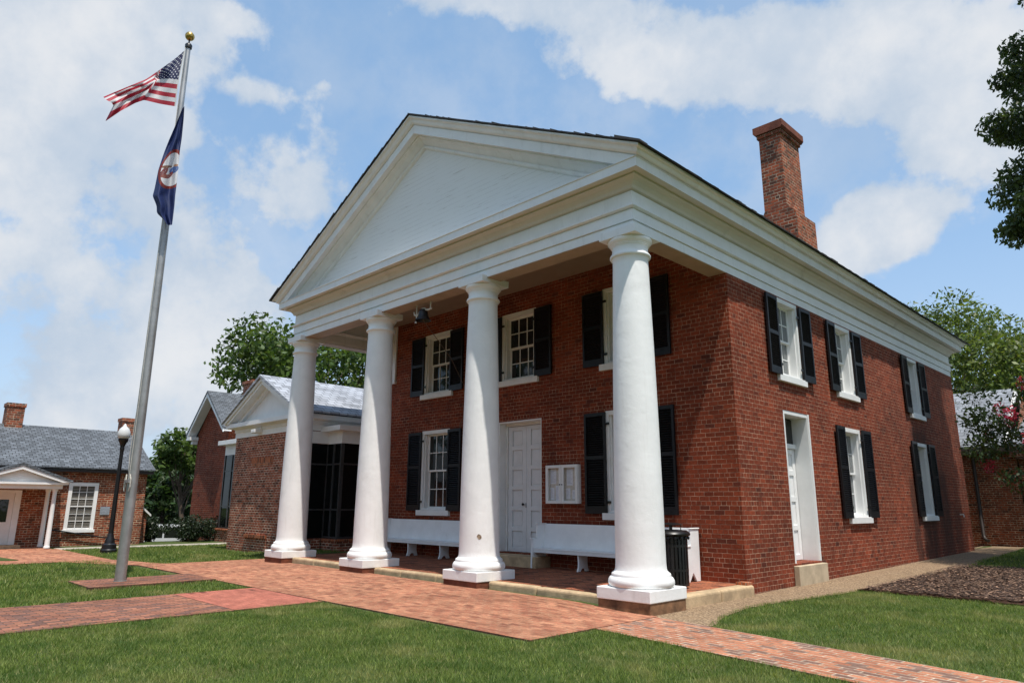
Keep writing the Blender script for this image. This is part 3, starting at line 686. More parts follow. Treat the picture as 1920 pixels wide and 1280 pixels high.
shu, shl = make_shutter(.575, 1.73), make_shutter(.575, 2.18, .55)
for i, c in enumerate(FX): place_window(fu, i == 0, (c, YW, 4.62), 0, shu, i == 0, 1.22, .575, .03)
for i, c in enumerate((FX[0], FX[2])): place_window(fl, i == 0, (c, YW, 1.38), 0, shl, i == 0, 1.22, .575, .03)
ssu, ssl = make_shutter(.55, 1.72), make_shutter(.55, 2.14, .55)
for i, c in enumerate(SY): place_window(su, i == 0, (XR, c, 4.28), PI/2, ssu, i == 0, 1.16, .55, .04)
for i, c in enumerate(SY[1:]): place_window(sl, i == 0, (XR, c, 1.30), PI/2, ssl, i == 0, 1.16, .55, .04)
# front double door
dy = YW+.27
D = empty('double_door', (-5.53-SH.x, dy-SH.y, .42), parent=CH)
f = MB(); f.box(-.748,-.66,-.03,.02,0,3.158); f.box(.66,.748,-.03,.02,0,3.158); f.box(-.66,.66,-.03,.02,3.06,3.158); f.box(-.748,-.715,-.262,-.0305,0,3.158); f.box(.715,.748,-.262,-.0305,0,3.158); f.box(-.714,.714,-.262,-.0305,3.125,3.158)
for z in (.12,.95,1.6,2.3): f.box(-.714,-.70,-.25,-.06,z+.03,z+(.75 if z < .5 else .55))
f.build('frame', M['white_clean'], D, bevel=.004)
def leaf(x0, x1):
    f = MB(); w = x1-x0; st = .14 if w > .5 else .12; n = 6; H = 3.05
    f.box(x0, x1, .03, .055, .005, H); 
    f.box(x0, x0+st, -.006, .03, .005, H); f.box(x1-st, x1, -.006, .03, .005, H)
    ph = (H-.10*7)/6
    for i in range(7):
        z = i*(ph+.10); f.box(x0+st, x1-st, -.006, .03, max(z, .005), z+.10)
    for i in range(6):
        z = .10+i*(ph+.10); f.box(x0+st+.03, x1-st-.03, .016, .0305, z+.035, z+ph-.035)
    return f
for x0, x1 in ((-.643,-.004),(.004,.643)):
    o = leaf(x0, x1).build('door_leaf', M['tan'], D, bevel=.003)
    for z in (.35, 1.5, 2.6):
        k = MB(); k.box(x0-.012 if x0 < -.3 else x1-.012, x0+.012 if x0 < -.3 else x1+.012, -.02, -.006, z, z+.12)
        k.build('hinge', M['ironw'], o)
    if x0 < -.3:
        k = MB(); k.lathe([(.012,0),(.012,.02),(.03,.03),(.034,.045),(.028,.06),(0.001,.066)], n=14)
        for p in range(len(k.v)): vx, vy, vz = k.v[p]; k.v[p] = (vx-.09, -.006-vz, vy+1.13)
        k.build('knob', M['iron'], o, smooth=60)
        k = MB(); k.box(-.03,-.012,-.012,-.004,1.05,1.16); k.build('lock_plate', M['iron'], o)
mb = MB(); mb.box(-6.55,-4.5,2.36,YW-.004,.1,.40); cb(mb, 'door_step', M['stone'], bevel=.015)
# side door
sx = XR-.36
D2 = empty('panelled_door', (sx-SH.x, 5.58-SH.y, .42), PI/2, parent=CH)
f = MB(); f.box(-.64,-.56,-.352,.03,0,3.11); f.box(.56,.64,-.352,.03,0,3.11); f.box(-.56,.56,-.352,.03,3.03,3.11); f.box(-.55,.55,-.06,.03,2.36,2.46)
f.box(.57,.635,-.372,-.353,0,3.11); f.box(.585,.60,-.38,-.3725,0,3.11)
f.build('frame', M['white_clean'], D2, bevel=.004)
f = MB(); f.box(-.55,.55,.0,.02,2.46,3.01); f.build('transom_pane', M['glass'], D2)
f = MB(); f.box(-.545,.545,.012,.045,.01,2.35); f.box(-.545,-.42,-.01,.012,.01,2.35); f.box(.42,.545,-.01,.012,.01,2.35); f.box(-.06,.06,-.01,.012,.01,2.35)
for z in (.01,.62,1.22,1.78,2.24):
    for a, b_ in ((-.42,-.06),(.06,.42)): f.box(a, b_, -.01, .012, z, z+.11)
f.build('door_leaf', M['white_clean'], D2, bevel=.003)
mb = MB(); mb.box(XR+.004, .37, 4.84, 6.24, -.05, .385); cb(mb, 'door_block', M['step'], bevel=.012)
# downspout at the rear corner
M['pipe'] = plain('dark_pipe', (.035,.026,.022), .5, .3)
mb = MB(); mb.tube([(XR-.01,17.6,1.32),(XR+.10,17.6,1.32),(XR+.11,17.6,1.24)], .022, 8); cb(mb, 'wall_spigot', M['ironw'])

# ------------------------------------------------------------------ things on the porch
def bench(x0, x1, label):
    L = x1-x0; cx = (x0+x1)/2; b0 = empty('porch_bench', (cx, 2.6, .168), 0, label, 'bench', 'white benches on the porch'); h = L/2
    m_ = MB(); m_.box(-h+.04, h-.04, -.20, .17, .395, .43); m_.box(-h+.04, h-.04, -.195, -.17, .335, .394); m_.build('seat', M['bench'], b0, bevel=.006)
    m_ = MB(); m_.add([(-h+.04,.13,.43),(h-.04,.13,.43),(h-.04,.16,.43),(-h+.04,.16,.43),(-h+.04,.19,.955),(h-.04,.19,.955),(h-.04,.22,.955),(-h+.04,.22,.955)], [(3,2,1,0),(4,5,6,7),(0,1,5,4),(1,2,6,5),(2,3,7,6),(3,0,4,7)])
    m_.build('backrest', M['bench'], b0, bevel=.006)
    for sg in (-1, 1):
        m_ = MB(); x = sg*(h-.02)
        poly = [(-.26,0),(-.15,0),(-.03,.16),(.09,0),(.215,0),(.215,.94),(-.07,.94),(-.085,.64),(-.24,.62)]
        m_.prism(poly, x-.02, x+.02, 'x'); e = m_.build('end_panel', M['bench'], b0, bevel=.004)
        m_ = MB(); m_.box(x-.035, x+.035, -.27, -.087, .622, .652); m_.build('arm_cap', M['bench'], e, bevel=.008)
        m_ = MB(); m_.box(x-.035, x+.035, -.085, .23, .942, .966); m_.build('post_cap', M['bench'], e, bevel=.008)
    for x in (-.69, .69):
        m_ = MB(); poly = [(-.19,0),(-.10,0),(-.07,.05),(-.01,.075),(.05,.05),(.08,0),(.17,0),(.165,.03),(.14,.09),(.13,.18),(.14,.33),(-.16,.33),(-.15,.18),(-.155,.09),(-.185,.03)]
        m_.prism(poly, x-.02, x+.02, 'x'); m_.build('leg', M['bench'], b0, bevel=.004)
    return b0
bench(-10.72, -6.62, 'long white wooden bench under the shuttered ground floor window')
bench(-4.63, -.64, 'long white wooden bench beside the front door, under the notice board')
# trash can
T = empty('trash_can', (-.40, 1.5, .168), 0, 'black slatted metal trash can standing beside the corner column', 'trash can')
m_ = MB(); R_ = .27
for i in range(26):
    a = 2*PI*i/26; m_.boxm(Matrix.Translation((R_*math.cos(a), R_*math.sin(a), .44)) @ Matrix.Rotation(a, 4, 'Z'), .008, .042, .80)
for z in (.06,.30,.70,.84): m_.lathe([(R_-.012,z-.02),(R_+.006,z-.02),(R_+.006,z+.02),(R_-.012,z+.02)], n=36, cap=False)
m_.build('slatted_body', M['iron'], T)
m_ = MB(); m_.lathe([(.001,.03),(.235,.03),(.245,.80),(.235,.80),(.23,.05)], n=30, cap=False); m_.build('liner', M['iron'], T, smooth=40)
m_ = MB(); m_.lathe([(.24,.86),(.30,.86),(.325,.875),(.33,.90),(.31,.925),(.27,.955),(.20,.96),(.16,.93)], n=36, cap=False)
for i in range(16):
    a = 2*PI*i/16; m_.lathe([(.001,.80),(.018,.81),(.024,.83),(.018,.85),(.001,.86)], .295*math.cos(a), .295*math.sin(a), 8, cap=False)
m_.build('rim', M['iron'], T, smooth=40)
m_ = MB(); m_.lathe([(.001,1.085),(.10,1.08),(.19,1.06),(.205,1.05),(.19,1.043),(.001,1.05)], n=30, cap=False)
for i in range(4):
    a = 2*PI*i/4+.5; m_.boxm(Matrix.Translation((.17*math.cos(a), .17*math.sin(a), 1.0)) @ Matrix.Rotation(a, 4, 'Z'), .012, .03, .11)
m_.build('lid', M['iron'], T, smooth=40)
# notice board
Nb = empty('notice_board', (-4.05, YW-.003, 1.57), 0, 'white framed glass notice board on the brick beside the front door', 'notice board')
m_ = MB(); m_.box(-.48,.48,-.02,0,0,.86); m_.box(-.48,-.44,-.11,-.02,0,.86); m_.box(.44,.48,-.11,-.02,0,.86); m_.box(-.44,.44,-.11,-.02,.82,.86); m_.box(-.44,.44,-.11,-.02,0,.04); m_.build('case', M['white_clean'], Nb, bevel=.004)
m_ = MB(); m_.box(-.44,.44,-.045,-.021,.04,.82); m_.build('backing', M['cork'], Nb)
for sg in (-1, 1):
    a, b_ = (-.475,-.005) if sg < 0 else (.005,.475); m_ = MB(); t_ = .065
    m_.box(a,a+t_,-.14,-.111,.0,.86); m_.box(b_-t_,b_,-.14,-.111,.0,.86); m_.box(a+t_,b_-t_,-.14,-.111,.0,t_); m_.box(a+t_,b_-t_,-.14,-.111,.86-t_,.86)
    d = m_.build('door', M['white_clean'], Nb, bevel=.004)
    m_ = MB(); x = b_-.03 if sg < 0 else a+.03; m_.lathe([(.012,0),(.012,.02),(.001,.024)], n=10); m_.v = [(vx+x, -.14-vz, vy+.42) for vx, vy, vz in m_.v]; m_.build('knob', M['iron'], d)
    m_ = MB(); m_.add([(a+t_,-.125,t_),(b_-t_,-.125,t_),(b_-t_,-.125,.86-t_),(a+t_,-.125,.86-t_)], [(0,1,2,3)])
for (x0, x1, z0, z1) in ((-.40,-.22,.44,.78),(-.40,-.28,.08,.36),(-.24,-.12,.06,.40),(.10,.28,.40,.80),(.08,.20,.10,.34),(.26,.38,.10,.30)):
    m_ = MB(); m_.box(x0, x1, -.050, -.0455, z0, z1); pp = m_.build('posted_paper', M['paper'], Nb)
    m_ = MB(); n = int((z1-z0-.06)/.028)
    for i in range(n):
        z = z1-.04-i*.028; m_.box(x0+.02, x1-.02-random.uniform(0, .05), -.0515, -.0502, z-.006, z)
    m_.build('text_lines', M['ink'], pp)
# bell
Bl = empty('porch_bell', (-5.83, .02, 6.06), 0, 'small dark bell in a white iron bracket hanging from the portico beam', 'bell')
m_ = MB(); m_.lathe([(.001,-.14),(.06,-.145),(.095,-.17),(.105,-.22),(.12,-.30),(.15,-.36),(.185,-.40),(.19,-.415),(.175,-.415),(.13,-.36),(.09,-.2),(.001,-.17)], n=28, cap=False); m_.build('bell_cup', M['bronze'], Bl, smooth=50)
m_ = MB(); m_.tube([(-.25,0,0),(-.25,0,-.35),(-.26,0,-.40),(-.275,0,-.42)], [.017,.017,.02,.03], 8); m_.tube([(.27,0,0),(.27,0,-.19)], .017, 8); m_.build('bracket', M['ironw'], Bl, smooth=50)
m_ = MB(); m_.tube([(-.25,0,-.26),(-.19,0,-.25),(-.12,0,-.17),(-.05,0,-.125),(.05,0,-.125),(.10,0,-.17),(.18,0,-.19),(.30,0,-.18)], .024, 8); m_.tube([(-.25,0,-.25),(-.33,0,-.22),(-.35,0,-.15)], .018, 8); m_.build('yoke', M['ironw'], Bl, smooth=50)
m_ = MB(); m_.tube([(0,0,-.2),(0,.02,-.42)], .018, 8); m_.tube([(0,.02,-.42),(-.55,1.3,-1.0),(-1.25,2.4,-1.55),(-1.5,2.72,-1.95),(-1.9,2.78,-2.5)], .008, 6); m_.build('bell_rope', M['darkrope'], Bl)

# ------------------------------------------------------------------ flagpole and flags
FP = Vector((-8.93, -4.77, .035))
P_ = empty('flagpole', FP, 0, 'tall tapered aluminium flagpole with a gold ball on its brick base', 'flagpole')
m_ = MB(); m_.lathe([(.115,0),(.115,.012),(.102,.014)] + [(.102-.05*(k/20)**1.4, .014+11.87*k/20) for k in range(1, 21)], n=32); m_.build('shaft', M['metal'], P_, smooth=40)
m_ = MB(); m_.lathe([(.055,11.85),(.075,11.87),(.08,11.95),(.06,11.98),(.018,12.01),(.018,12.09)], n=24); m_.build('truck', M['iron'], P_, smooth=40)
m_ = MB(); m_.lathe([(max(.001, .105*math.sin(PI*k/14)), 12.19-.105*math.cos(PI*k/14)) for k in range(15)], n=24, cap=False); m_.build('ball_finial', M['gold'], P_, smooth=80)
m_ = MB(); m_.tube([(-.055,-.03,11.9),(-.09,-.05,8),(-.12,-.06,3.4),(-.2,-.06,2.45),(-.16,-.05,2.1),(-.11,-.05,1.95)], .007, 6); m_.tube([(.02,-.07,11.85),(.05,-.09,6),(.09,-.1,1.95)], .006, 6)
m_.tube([(-.12,-.09,2.05),(-.17,-.10,1.95),(-.17,-.10,1.8),(-.12,-.10,1.72),(-.09,-.10,1.8),(-.09,-.1,1.95),(-.12,-.09,2.05)], .012, 6); m_.tube([(.1,-.09,2.05),(.14,-.08,1.95),(.14,-.08,1.8),(.1,-.09,1.72)], .012, 6)
m_.build('halyard', M['rope'], P_)
m_ = MB(); m_.box(-.14,.14,-.12,-.09,1.88,1.94); m_.build('cleat', M['metal'], P_)
# camera basis (also used to lay out the flag cloth in a plane facing the viewer at the pole's distance)
CAM = Vector((6.6194, -9.3543, 1.5416)); FPX = 1301.06; YAW, PIT, ROL = math.radians(45.4494), math.radians(13.21), math.radians(.3722)
fwd = Vector((-math.sin(YAW), math.cos(YAW), 0)); rgt = Vector((math.cos(YAW), math.sin(YAW), 0)); up = Vector((0,0,1))
F_ = fwd*math.cos(PIT)+up*math.sin(PIT); U_ = up*math.cos(PIT)-fwd*math.sin(PIT)
R_c = rgt*math.cos(ROL)+U_*math.sin(ROL); U_c = U_*math.cos(ROL)-rgt*math.sin(ROL)
def ray(px, py): return (F_ + R_c*((px-960)/FPX) + U_c*((640-py)/FPX))
pn = Vector((FP.x-CAM.x, FP.y-CAM.y, 0)).normalized()      # vertical plane through the pole
def onplane(px, py, off=0):
    d = ray(px, py); t_ = ((FP-CAM).dot(pn)+off)/d.dot(pn); return CAM+d*t_
def cloth(name, rows, mat, nu, nv, fold, parent, thick=.004):
    """rows: list of (v, [(u, x, y)...]) control polylines in the zoomed crop"""
    def lerp1(lst, u):
        for (u0, *a), (u1, *b_) in zip(lst, lst[1:]):
            if u <= u1+1e-9:
                k = (u-u0)/(u1-u0); return [p+(q-p)*k for p, q in zip(a, b_)]
        return lst[-1][1:]
    m_ = MB(); uvs = []; vs = []
    for j in range(nv+1):
        v = j/nv
        for i in range(nu+1):
            u = i/nu
            pts = [(vv, *lerp1(lst, u)) for vv, lst in rows]
            x, y = lerp1(pts, v)
            px, py = 150+x/2.977, 30+y/2.977
            vs.append(onplane(px, py, fold(u, v)) - FP); uvs.append((u, v))
    W = nu+1
    m_.add(vs, [(j*W+i, j*W+i+1, (j+1)*W+i+1, (j+1)*W+i) for j in range(nv) for i in range(nu)]); m_.uv = uvs
    o = m_.build(name, mat, parent, smooth=180, fix=False)
    sb = o.modifiers.new('smooth', 'SUBSURF'); sb.levels = 1; sb.render_levels = 1
    return o
rows = [(0, [(0,585,192),(.15,540,232),(.4,458,292),(.6,372,352),(.8,255,400),(1,130,452)]),
        (.27, [(0,570,272),(.2,505,296),(.4,440,330),(.6,365,372),(.8,268,408),(1,142,466)]),
        (.54, [(0,553,358),(.2,500,350),(.4,440,352),(.6,372,395),(.8,280,430),(1,178,486)]),
        (.77, [(0,542,435),(.2,470,425),(.4,398,410),(.6,330,440),(.8,245,482),(1,186,500)]),
        (1, [(0,535,506),(.2,450,492),(.4,358,470),(.6,310,486),(.8,228,530),(1,140,590)])]
fl1 = cloth('national_flag', rows, M['flag'], 44, 30, lambda u, v: .10*math.sin(u*15+v*5)*min(1, u*2.5)+.05*math.sin(u*27-v*9)*u, None)
fl1.location = FP; tag(fl1, 'red and white striped flag with starred blue canton, blowing from the pole', 'flag')
rows = [(0, [(0,572,515),(1,583,505)]), (.1,[(0,545,582),(1,579,575)]), (.25, [(0,498,690),(.5,540,690),(1,568,685)]), (.36, [(0,470,760),(1,557,755)]), (.5, [(0,437,860),(1,549,860)]), (.66, [(0,416,965),(1,537,960)]),
        (.75, [(0,405,1005),(1,532,1000)]), (.84, [(0,428,1060),(1,527,1062)]), (.92, [(0,428,1100),(.5,470,1110),(1,520,1120)]), (1, [(0,470,1140),(.4,490,1168),(1,514,1166)])]
fl2 = cloth('state_flag', rows, M['stateflag'], 28, 40, lambda u, v: -.22+.07*math.sin(u*9+v*3)*min(1, v*4)-.05*(1-u)+.03*math.sin(u*17-v*7), None)
fl2.location = FP; tag(fl2, 'dark blue flag with a round white seal, hanging limp below the striped one', 'flag')

# ------------------------------------------------------------------ lamp post
Lp = empty('lamp_post', (-18.46, -2.4, gz(-18.46, -2.4)-.02), 0, 'black iron lamp post with a white globe on the lawn', 'lamp post')
m_ = MB(); m_.lathe([(.24,0),(.24,.10),(.21,.13),(.20,.26),(.15,.30),(.13,.42),(.10,.48),(.09,.56),(.075,.6)], n=20); m_.build('base', M['iron'], Lp, smooth=35)
m_ = MB(); m_.lathe([(.075,.6),(.055,3.1),(.06,3.2),(.075,3.25),(.06,3.3),(.10,3.42),(.145,3.5),(.15,3.56)], n=18); m_.build('pole', M['iron'], Lp, smooth=35)
m_ = MB(); m_.lathe([(.12,3.56),(.17,3.60),(.19,3.68),(.185,3.78),(.15,3.86),(.14,3.88),(.10,3.93),(.06,3.96),(.05,4.0),(.025,4.04),(.001,4.06)], n=22); m_.build('globe', M['globe'], Lp, smooth=50)

# ------------------------------------------------------------------ helpers for other buildings
def gable_roof(mb, x0, x1, y0, y1, ze, zr, along='y', t_=.10):
    """two sloped slabs; x0..x1 span (or y0..y1 span) includes overhang"""
    if along == 'y':
        xm = (x0+x1)/2
        for a in (x0, x1): mb.prism([(xm, zr), (a, ze), (a, ze+t_*.6), (xm, zr+t_)], y0, y1, 'y')
    else:
        ym = (y0+y1)/2
        for a in (y0, y1): mb.prism([(ym, zr), (a, ze), (a, ze+t_*.6), (ym, zr+t_)], x0, x1, 'x')
def gable_fill(mb, x0, x1, y, z0, zr):
    mb.add([(x0, y, z0), (x1, y, z0), ((x0+x1)/2, y, zr)], [(0,1,2)])
# ANNEX (modern gabled brick wing with glass links)
AX0, AX1, AY = -17.6, -12.9, .96; AM = (AX0+AX1)/2
A = empty('brick_annex', (AM, 4, 0), 0, 'low brick annex with white pediment and grey roof, with dark glass links at both ends', 'annex'); S2 = Vector((AM, 4, 0))
mb = MB(); mb.box(AX0, AX1, AY, 9.0, -.3, 3.72); mb.build('wall', M['brick_annex'], A, shift=S2)
mb = MB(); mb.prism([(-16.15,2.74),(-14.75,2.74),(-14.65,2.98),(-16.25,2.98)], AY-.012, AY+.02, 'y'); mb.build('soldier_arch', M['rowlock'], A, shift=S2)
mb = MB(); mb.box(-16.2,-14.7, AY-.07, AY+.02, .46, .56); mb.build('blind_sill', M['rowlock'], A, shift=S2)
mb = MB(); mb.box(-16.2,-14.7, AY-.02, AY+.02, -.1, .455); mb.build('blind_apron', M['brick_annex'], A, shift=S2)
mb = MB(); pr = [(0,3.72),(.03,3.72),(.03,3.90),(.06,3.92),(.06,4.02),(.30,4.06),(.30,4.20),(0,4.22)]
n = len(pr); vs = []
for o, z in pr: vs += [(AX0-o, AY-o, z), (AX1+o, AY-o, z), (AX1+o, 9+o, z), (AX0-o, 9+o, z)]
mb.add(vs, [(k*4+c, k*4+(c+1) % 4, ((k+1) % n)*4+(c+1) % 4, ((k+1) % n)*4+c) for k in range(n) for c in range(4)])
mb.build('entablature', M['white_clean'], A, shift=S2)
mb = MB(); hw = (AX1-AX0)/2+.36; za = 5.55; sl = (za-4.22)/hw
for (o, dzt, dzb) in ((.38, -.0, -.10),(.33,-.10,-.20),(.10,-.20,-.34)):
    vs = []
    for yy in (AY-o, AY+.05):
        for dz in (dzb, dzt):
            d = min(hw, (za+dz-4.18)/sl); vs += [(AM-d, yy, za+dz-sl*d), (AM, yy, za+dz), (AM+d, yy, za+dz-sl*d)]
    mb.add(vs, [(0,1,4,3),(1,2,5,4),(0,1,7,6),(1,2,8,7),(3,4,10,9),(4,5,11,10)])
mb.build('raking_cornice', M['white_clean'], A, shift=S2, fix=False)
for yy in (AY+.02, 8.98):
    mb = MB(); gable_fill(mb, AX0, AX1, yy, 4.2, 5.4); mb.build('tympanum', M['white_clean'], A, shift=S2, fix=False)
mb = MB(); gable_roof(mb, AM-hw-.04, AM+hw+.04, AY-.44, 9.4, 4.22, za+.01); mb.build('roof', M['slate_light'], A, shift=S2)
mb = MB(); mb.box(-15.85,-15.55, AY-.30, AY-.12, 3.78, 3.90); mb.box(-15.62,-15.56, AY-.12, AY-.02, 3.80, 4.0); mb.build('security_camera', M['white_clean'], A, shift=S2, bevel=.02)
M['frame'] = plain('bronze_frame', (.05,.05,.05), .35, .2, 10, 0)
def glass_box(x0, x1, y0, y1, zb, zg, zt, zf, par, shf, nm='glass_link', nmull=2):
    """brick base, dark glass, frieze, flat fascia"""
    r = empty(nm, (((x0+x1)/2)-shf.x, y0-shf.y, 0), parent=par); s3 = Vector(((x0+x1)/2, y0, 0))
    m_ = MB(); m_.box(x0-.10, x1+.10, y0-.10, y1, -.3, zb-.07); m_.build('base_wall', M['brick_annex'], r, shift=s3)
    m_ = MB(); m_.box(x0-.14, x1+.14, y0-.14, y1, zb-.068, zb); m_.build('base_cap', M['rowlock'], r, shift=s3, bevel=.012)
    m_ = MB(); m_.box(x0, x1, y0, y1, zb+.002, zg); m_.build('glazing', M['glass_dark'], r, shift=s3)
    m_ = MB(); k = .035
    for i in range(nmull+1):
        x = x0+(x1-x0)*i/nmull; m_.box(x-k, x+k, y0-.03, y0+.03, zb+.003, zg-.002)
    ny_ = 2
    for i in range(ny_+1):
        y = y0+.04+(y1-y0-.08)*i/ny_; m_.box(x1-.03, x1+.03, y-k, y+k, zb+.004, zg-.003); m_.box(x0-.03, x0+.03, y-k, y+k, zb+.004, zg-.003)
    for z in (zb+.04, zb+(zg-zb)*.30, zb+(zg-zb)*.78): m_.box(x0-.02, x1+.02, y0-.02, y1-.02, z-.025, z+.025)
    m_.build('mullion', M['frame'], r, shift=s3)
    m_ = MB(); m_.box(x0-.03, x1+.03, y0-.03, y1, zg, zt); m_.build('frieze', M['white_clean'], r, shift=s3)
    m_ = MB(); m_.box(x0-.28, x1+.28, y0-.28, y1, zt+.001, zf); m_.build('fascia', M['white_clean'], r, shift=s3, bevel=.01)
    return r
glass_box(-12.88, -12.06, 1.85, 3.4, .52, 3.32, 3.68, 3.84, A, S2, nmull=2)
glass_box(-12.0, -11.52, 3.0, 4.4, .52, 3.15, 3.45, 3.6, A, S2, nmull=1)
glass_box(-23.3, -17.62, 3.0, 5.5, .5, 3.5, 3.92, 4.1, A, S2, nmull=8)
mb = MB(); mb.box(-12.9, -12.872, 1.02, 1.84, .52, 3.32); gl_ = mb.build('wall_glazing', M['glass_dark'], A, shift=S2)
mb = MB(); mb.box(-12.9, -12.85, .985, 1.019, .52, 3.32); mb.box(-12.871, -12.85, 1.02, 1.84, 1.33, 1.38); mb.box(-12.871, -12.85, 1.02, 1.84, 2.68, 2.73); mb.build('glazing_frame', M['frame'], gl_, shift=S2)
mb = MB(); mb.box(-12.9, -12.80, 1.0, 1.845, 3.33, 3.69); mb.build('glazing_frieze', M['white_clean'], gl_, shift=S2)
mb = MB(); mb.box(-12.9, -12.74, .97, 1.70, .0, .515); mb.build('glazing_base', M['brick_annex'], gl_, shift=S2)
# OLD GABLED HOUSE behind the annex
O = empty('gabled_brick_building', (-26.3, 7, 0), 0, 'tall narrow gabled brick building with a small ridge chimney, beyond the annex', 'building'); S3 = Vector((-26.3, 7, 0))
OX0, OX1, OY = -27.98, -24.45, 3.5; OM = -26.35
mb = MB(); mb.box(OX0, OX1, OY, 11, -1.5, 4.75); mb.add([(OX0,OY,4.75),(OX1,OY,4.75),(OM,OY,6.42)], [(0,1,2)]); mb.build('wall', M['brick'], O, shift=S3)
mb = MB()
for a, zz in ((OX0-.45, 4.62), (OX1+.3, 4.75)): mb.prism([(OM, 6.56), (a, zz), (a, zz+.07), (OM, 6.65)], OY-.42, 11.3, 'y')
mb.build('roof', M['slate'], O, shift=S3)
mb = MB()
for a, zz in ((OX0-.43, 4.62), (OX1+.28, 4.75)):
    mb.prism([(OM, 6.555), (a, zz-.003), (a, zz-.16), (OM, 6.36)], OY-.40, OY-.34, 'y'); mb.prism([(OM, 6.42), (a, zz-.06), (a, zz-.12), (OM, 6.34)], OY-.34, OY-.003, 'y')
mb.box(OX0-.42, OX0+.05, OY-.40, OY+.5, 4.44, 4.60); mb.box(OX0-.25, OX0-.01, OY-.22, OY+.5, 4.26, 4.44)
mb.build('barge_board', M['white_clean'], O, shift=S3)
mb = MB(); mb.box(-25.95,-24.95,4.6,5.5,5.2,7.05); mb.box(-26.0,-24.9,4.55,5.55,7.05,7.2); mb.build('chimney', M['brick_old'], O, shift=S3)
# LEFT HOUSE
H = empty('brick_house', (-26, -5, 0), 0, 'long low brick house with slate roof, two chimneys and a white porch', 'house'); S4 = Vector((-26, -5, 0))
HX = -23.0; HY1 = -.12
mb = MB(); wall(mb, lambda u, w, v: (HX-w, u, v), -14, HY1, -1.5, 2.80, [(-2.72,-1.76,.56,2.22), (-5.25,-4.2,.1,1.92)], .15)
mb.add([(HX,HY1,-1.5),(-29,HY1,-1.5),(-29,HY1,2.8),(HX,HY1,2.8),(-26,HY1,4.35)], [(0,1,2,4,3)] if False else [(0,1,2,3),(3,2,4)])
mb.add([(-29,-14,-1.5),(-29,HY1,-1.5),(-29,HY1,2.8),(-29,-14,2.8)], [(0,1,2,3)])
mb.build('wall', M['brick_house'], H, shift=S4, fix=False)
mb = MB(); gable_roof(mb, -29.3, -22.7, -14.3, HY1+.18, 2.72, 4.36, t_=.08); mb.build('roof', M['slate'], H, shift=S4)
mb = MB(); mb.box(-22.99, -22.74, -14.2, HY1+.15, 2.60, 2.70); mb.build('eave_board', plain('dark_eave', (.03,.025,.022), .7), H, shift=S4)
for (y0, y1, zt) in ((-4.55,-3.98,5.22), (-.50,-.0,5.0)):
    mb = MB(); mb.box(-26.3,-25.7,y0,y1,3.9,zt-.14); mb.box(-26.33,-25.67,y0-.03,y1+.03,zt-.14,zt); mb.build('chimney', M['brick_old'], H, shift=S4)
# window
wr = empty('window', (HX+26, -2.24+5, .56), PI/2, parent=H)
f = MB(); f.box(-.48,-.36,-.03,.1,0,1.66); f.box(.36,.48,-.03,.1,0,1.66); f.box(-.36,.36,-.03,.1,1.54,1.66); f.box(-.52,.52,-.07,.1,-.10,.0); f.build('frame', M['white_clean'], wr)
f = MB(); f.box(-.36,.36,.0,.03,.80,.84); f.box(-.36,.36,.02,.04,0,.06)
for i in (1, 2): f.box(-.36+.24*i-.009,-.36+.24*i+.009,.01,.03,.06,1.54)
for z in (.3,.55,1.08,1.32): f.box(-.36,.36,.012,.028,z-.009,z+.009)
f.build('sash', M['white_clean'], wr)
f = MB(); f.box(-.36,.36,.035,.05,0,1.54); f.build('pane', M['blinds'], wr)
dr = empty('house_door', (HX+26, -4.72+5, .1), PI/2, parent=H)
f = MB(); f.box(-.53,-.42,-.03,.14,0,1.82); f.box(.42,.60,-.03,.14,0,1.82); f.box(-.42,.42,-.03,.14,1.72,1.82); f.build('frame', M['white_clean'], dr)
f = MB(); f.box(-.42,.42,.08,.12,0,1.72); f.build('door_leaf', M['white_clean'], dr)
f = MB()
for a in (-.26,-.005,.25-.005): pass
f.box(-.28,-.01,.07,.079,.75,1.5); f.box(.01,.28,.07,.079,.75,1.5); f.build('pane', M['glass'], dr)
# portico
pt = empty('portico', (-21.6+26, -4.5+5, 0), parent=H); S5 = Vector((-21.6, -4.5, 0))
prc = [(.10,0),(.10,.05),(.085,.07),(.082,.1),(.066,1.80),(.07,1.84),(.085,1.87),(.095,1.90),(.095,1.94)]
for (x, y) in ((-21.65,-3.42),(-22.62,-3.42),(-21.65,-5.6),(-22.62,-5.6)):
    m_ = MB(); m_.lathe([(r*.95, z+.02) for r, z in prc], x, y, 16); m_.build('porch_column', M['white_clean'], pt, shift=S5, smooth=40)
m_ = MB(); m_.box(HX, -21.5, -5.78,-3.24,1.962,2.10); m_.box(HX, -21.38,-5.92,-3.10,2.101,2.17); m_.build('porch_beam', M['white_clean'], pt, shift=S5)
m_ = MB()
for sg in (-1, 1): m_.prism([(-4.5,2.70),(-4.5+sg*1.5,2.172),(-4.5+sg*1.5,2.25),(-4.5,2.80)], HX, -21.3, 'x')
m_.build('porch_roof', M['slate'], pt, shift=S5)
m_ = MB()
for sg in (-1, 1): m_.prism([(-4.5,2.695),(-4.5+sg*1.48,2.174),(-4.5+sg*1.48,2.10+.07),(-4.5+sg*1.2,2.171),(-4.5,2.58)], -21.42, -21.32, 'x')
m_.build('raking_cornice', M['white_clean'], pt, shift=S5)
m_ = MB(); m_.add([(-21.5,-5.8,2.172),(-21.5,-3.2,2.172),(-21.5,-4.5,2.66)], [(0,1,2)]); m_.build('tympanum', M['white_clean'], pt, shift=S5)
mb = MB(); mb.box(HX, -22.3, -5.5,-4.05,-.05,.10); mb.build('door_step', M['stone'], H, shift=S4)
